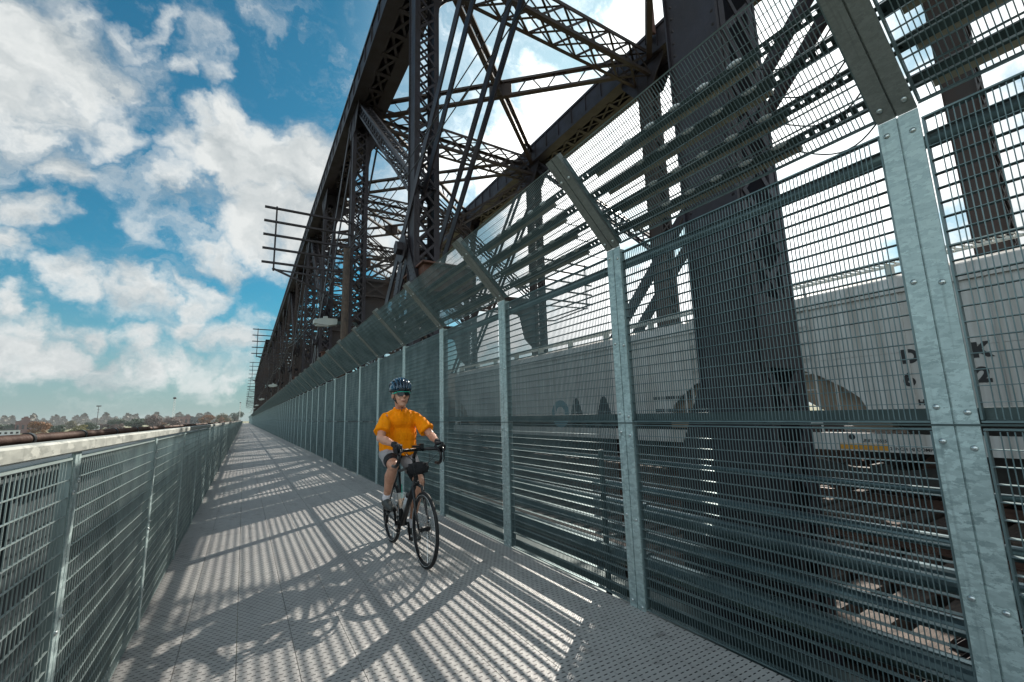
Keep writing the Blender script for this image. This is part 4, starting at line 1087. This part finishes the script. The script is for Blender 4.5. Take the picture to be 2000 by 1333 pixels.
# shorts: light grey with black leg panels
s = MB(); s.ell((0, .35, 1.02), (.180, .155, .095), 18, 8)
for h_, k_ in ((RH, RK), (LH, LK)): s.path([h_, h_.lerp(k_, .35), h_.lerp(k_, .60)], [.100, .095, .088], 16)
so_ = obj('shorts', fuse(s, 'shorts', M['short'], .008, 4, .008, 10), per)
s = MB()
for h_, k_ in ((RH, RK), (LH, LK)): s.path([h_.lerp(k_, .55), h_.lerp(k_, .74), h_.lerp(k_, .86)], [.082, .077, .074], 16)
obj('short_hems', fuse(s, 'short_hems', M['blackcloth'], .008, 3, .004, 10), so_)
for (k_, a_, tip) in ((RK, RA, V_((-.158, .03, .470))), (LK, LA, V_((.132, 0.0, .140)))):
    mb = MB(); up = k_.lerp(a_, .84); mb.path([up, a_, a_-V_((0, 0, .03))], [.0415, .040, .040], 14); obj('sock', (mb, M['sock'], True), per)
    heel = V_((a_.x, a_.y+.045, tip.z+.022 if tip.z < .3 else a_.z-.055))
    s = MB(); s.path([a_+V_((0, .01, -.005)), a_+V_((0, .012, -.05))], [.043, .046], 12); s.ell(a_+V_((0, .035, -.055)), (.036, .045, .034), 12, 8)
    mid = (heel+tip)/2+V_((0, -.01, .022)); caps(s, [heel, mid, tip+V_((0, .02, .005)), tip+V_((0, -.035, -.004))], [.036, .043, .040, .030])
    so2 = obj('shoe', fuse(s, 'shoe', M['shoe'], .005, 3), per)
    mb = MB(); 
    for q in range(4):
        p = mid.lerp(tip, .1+.22*q)+V_((0, 0, .040)); mb.path([p+V_((-.022, 0, -.004)), p, p+V_((.022, .006, -.004))], .003, 5)
    obj('laces', (mb, M['blackcloth'], True), so2)
# gloves with five curled fingers closing on the hoods
for sx, W_ in ((-1, RW), (1, LW)):
    g = MB(); x = sx*.213; back = V_((x-sx*.0, -.385, 1.115)); kn = V_((x, -.445, 1.118))
    caps(g, [W_, W_.lerp(back, .5)], [.031, .032])
    for q in (-.022, -.007, .008, .023): caps(g, [W_.lerp(back, .4)+V_((q*.6, 0, 0)), back+V_((q, 0, 0)), kn+V_((q*1.1, .005*abs(q)*40, 0))], [.016, .0165, .0135], 8)
    for i, q in enumerate((0, 1, 2, 3)):   # fingers wrap down the outer side of the hood
        y_ = -.475+q*.0225; ox = sx*(.034+.002*i); L_ = (1.0, 1.08, 1.0, .85)[i]
        caps(g, [V_((x+sx*.016, y_+.012, 1.112)), V_((x+ox, y_, 1.090)), V_((x+ox*.92, y_-.008, 1.090-.034*L_)), V_((x+ox*.35, y_-.012, 1.090-.052*L_))], [.0115, .0105, .0098, .0088], 8)
    caps(g, [back+V_((-sx*.018, .012, -.006)), V_((x-sx*.040, -.405, 1.085)), V_((x-sx*.030, -.445, 1.062)), V_((x-sx*.018, -.465, 1.050))], [.014, .0125, .011, .0095], 8)
    obj('glove', fuse(g, 'glove', M['blackcloth'], .0032, 2), per)
# head wear
hl = MB(); hl.ell((HX, .125, 1.720), (.101, .128, .104), 28, 12, zmin=-.12)
for k in range(7):
    xo = (k-3)*.026; pts = []; rs = []
    for i in range(13):
        a = R(-6+i*15.5); e = math.sqrt(max(0, 1-(xo/.100)**2))
        pts.append((HX+xo*(1.0+.05*math.sin(a)), .125-.132*e*math.cos(a), 1.718+.112*e*math.sin(a))); rs.append(.0115+.003*math.sin(a))
    hl.path(pts, rs, 8)
headfit(hl); hl_ = obj('helmet', (hl, M['helmet'], True), per)
mb = MB()
for k in range(6):                   # dark vents between the ridges
    xo = (k-2.5)*.026
    for (a0, a1) in ((22, 58), (72, 112), (126, 160)):
        pts = []
        for i in range(6):
            a = R(a0+(a1-a0)*i/5); e = math.sqrt(1-(xo/.100)**2); pts.append((HX+xo, .125-.1275*e*math.cos(a), 1.7205+.1045*e*math.sin(a)))
        mb.path(pts, [.003, .0075, .0085, .0085, .0075, .003], 7)
headfit(mb); obj('vents', (mb, M['blackcloth'], True), hl_)
mb = MB(); mb.path([(HX+.097*math.cos(2*math.pi*i/28), .125+.128*math.sin(2*math.pi*i/28), 1.706+.006*math.sin(2*math.pi*i/28)) for i in range(28)], .010, 8, closed=True)
mb.prism([(HX-.055, 1.712), (HX+.055, 1.712), (HX+.045, 1.722), (HX-.045, 1.722)], -.018, .02); headfit(mb); obj('brim', (mb, M['black'], True), hl_)
mb = MB()
for s_ in (-1, 1):
    mb.path([(HX+s_*.080, .05, 1.71), (HX+s_*.073, .058, 1.64), (HX+s_*.050, .058, 1.585), (HX, .050, 1.545)], .0045, 6)
    mb.path([(HX+s_*.085, .16, 1.70), (HX+s_*.074, .10, 1.63), (HX+s_*.050, .060, 1.585)], .0045, 6)
mb.path([(HX, .048, 1.546), (HX-.008, .03, 1.53), (HX-.012, .026, 1.505)], .0045, 6)
headfit(mb); obj('chin_strap', (mb, M['black'], True), hl_)
mb = MB(); mb.ell((HX, .135, 1.675), (.079, .088, .055), 18, 8); headfit(mb); obj('hair', (mb, M['hair'], True), per)
gls = MB(); n = 14; top, bot = [], []
for i in range(n+1):
    a = R(-62+124*i/n); x = math.sin(a)*.070; y = .055-.060*math.cos(a)-.012; nose = math.exp(-(x/.010)**2)
    top.append(V_((HX+x, y, 1.690))); bot.append(V_((HX+x*.97, y-.003, 1.650+.014*nose+.006*(abs(x)/.065)**2)))
for i in range(n):
    gls.quad([top[i], top[i+1], bot[i+1], bot[i]]); q = V_((0, .003, 0)); gls.quad([top[i]+q, bot[i]+q, bot[i+1]+q, top[i+1]+q])
headfit(gls); go = obj('sunglasses', (gls, M['lens'], True), per)
mb = MB(); mb.path([p+V_((0, -.001, .001)) for p in top], .003, 6)
for s_ in (-1, 1): mb.path([(HX+s_*.063, .024, 1.684), (HX+s_*.076, .045, 1.682), (HX+s_*.082, .115, 1.675)], [.0055, .006, .004], 6)
headfit(mb); obj('glasses_frame', (mb, M['green'], True), go)
mb = MB(); mb.path([(HX-.026, .012, 1.611), (HX-.012, .0005, 1.605), (HX, -.002, 1.603), (HX+.012, .0005, 1.605), (HX+.026, .012, 1.611)], [.002, .0042, .0048, .0042, .002], 7); headfit(mb); obj('lips', (mb, M['lip'], True), per)
mb = MB()
for s_ in (-1, 1): mb.ell((HX+s_*.030, .026, 1.668), (.011, .009, .008), 10, 6)
headfit(mb); obj('eyes', (mb, M['white'], True), per)

# ------------------------------------------------------------------ air
hzm = bpy.data.materials.new('haze'); hzm.use_nodes = True; q_ = NT(hzm.node_tree); q_.n.clear()
ho = q_.add('ShaderNodeOutputMaterial'); hv = q_.add('ShaderNodeVolumePrincipled'); hv.inputs['Density'].default_value = .00008
hv.inputs['Color'].default_value = (.86, .92, .96, 1); q_.link(hv.outputs[0], ho.inputs['Volume'])
hb_ = MB(); hb_.bx(-2500, 1500, -200, 2500, -10, 32)
obj('haze', (hb_, hzm), kind='stuff')
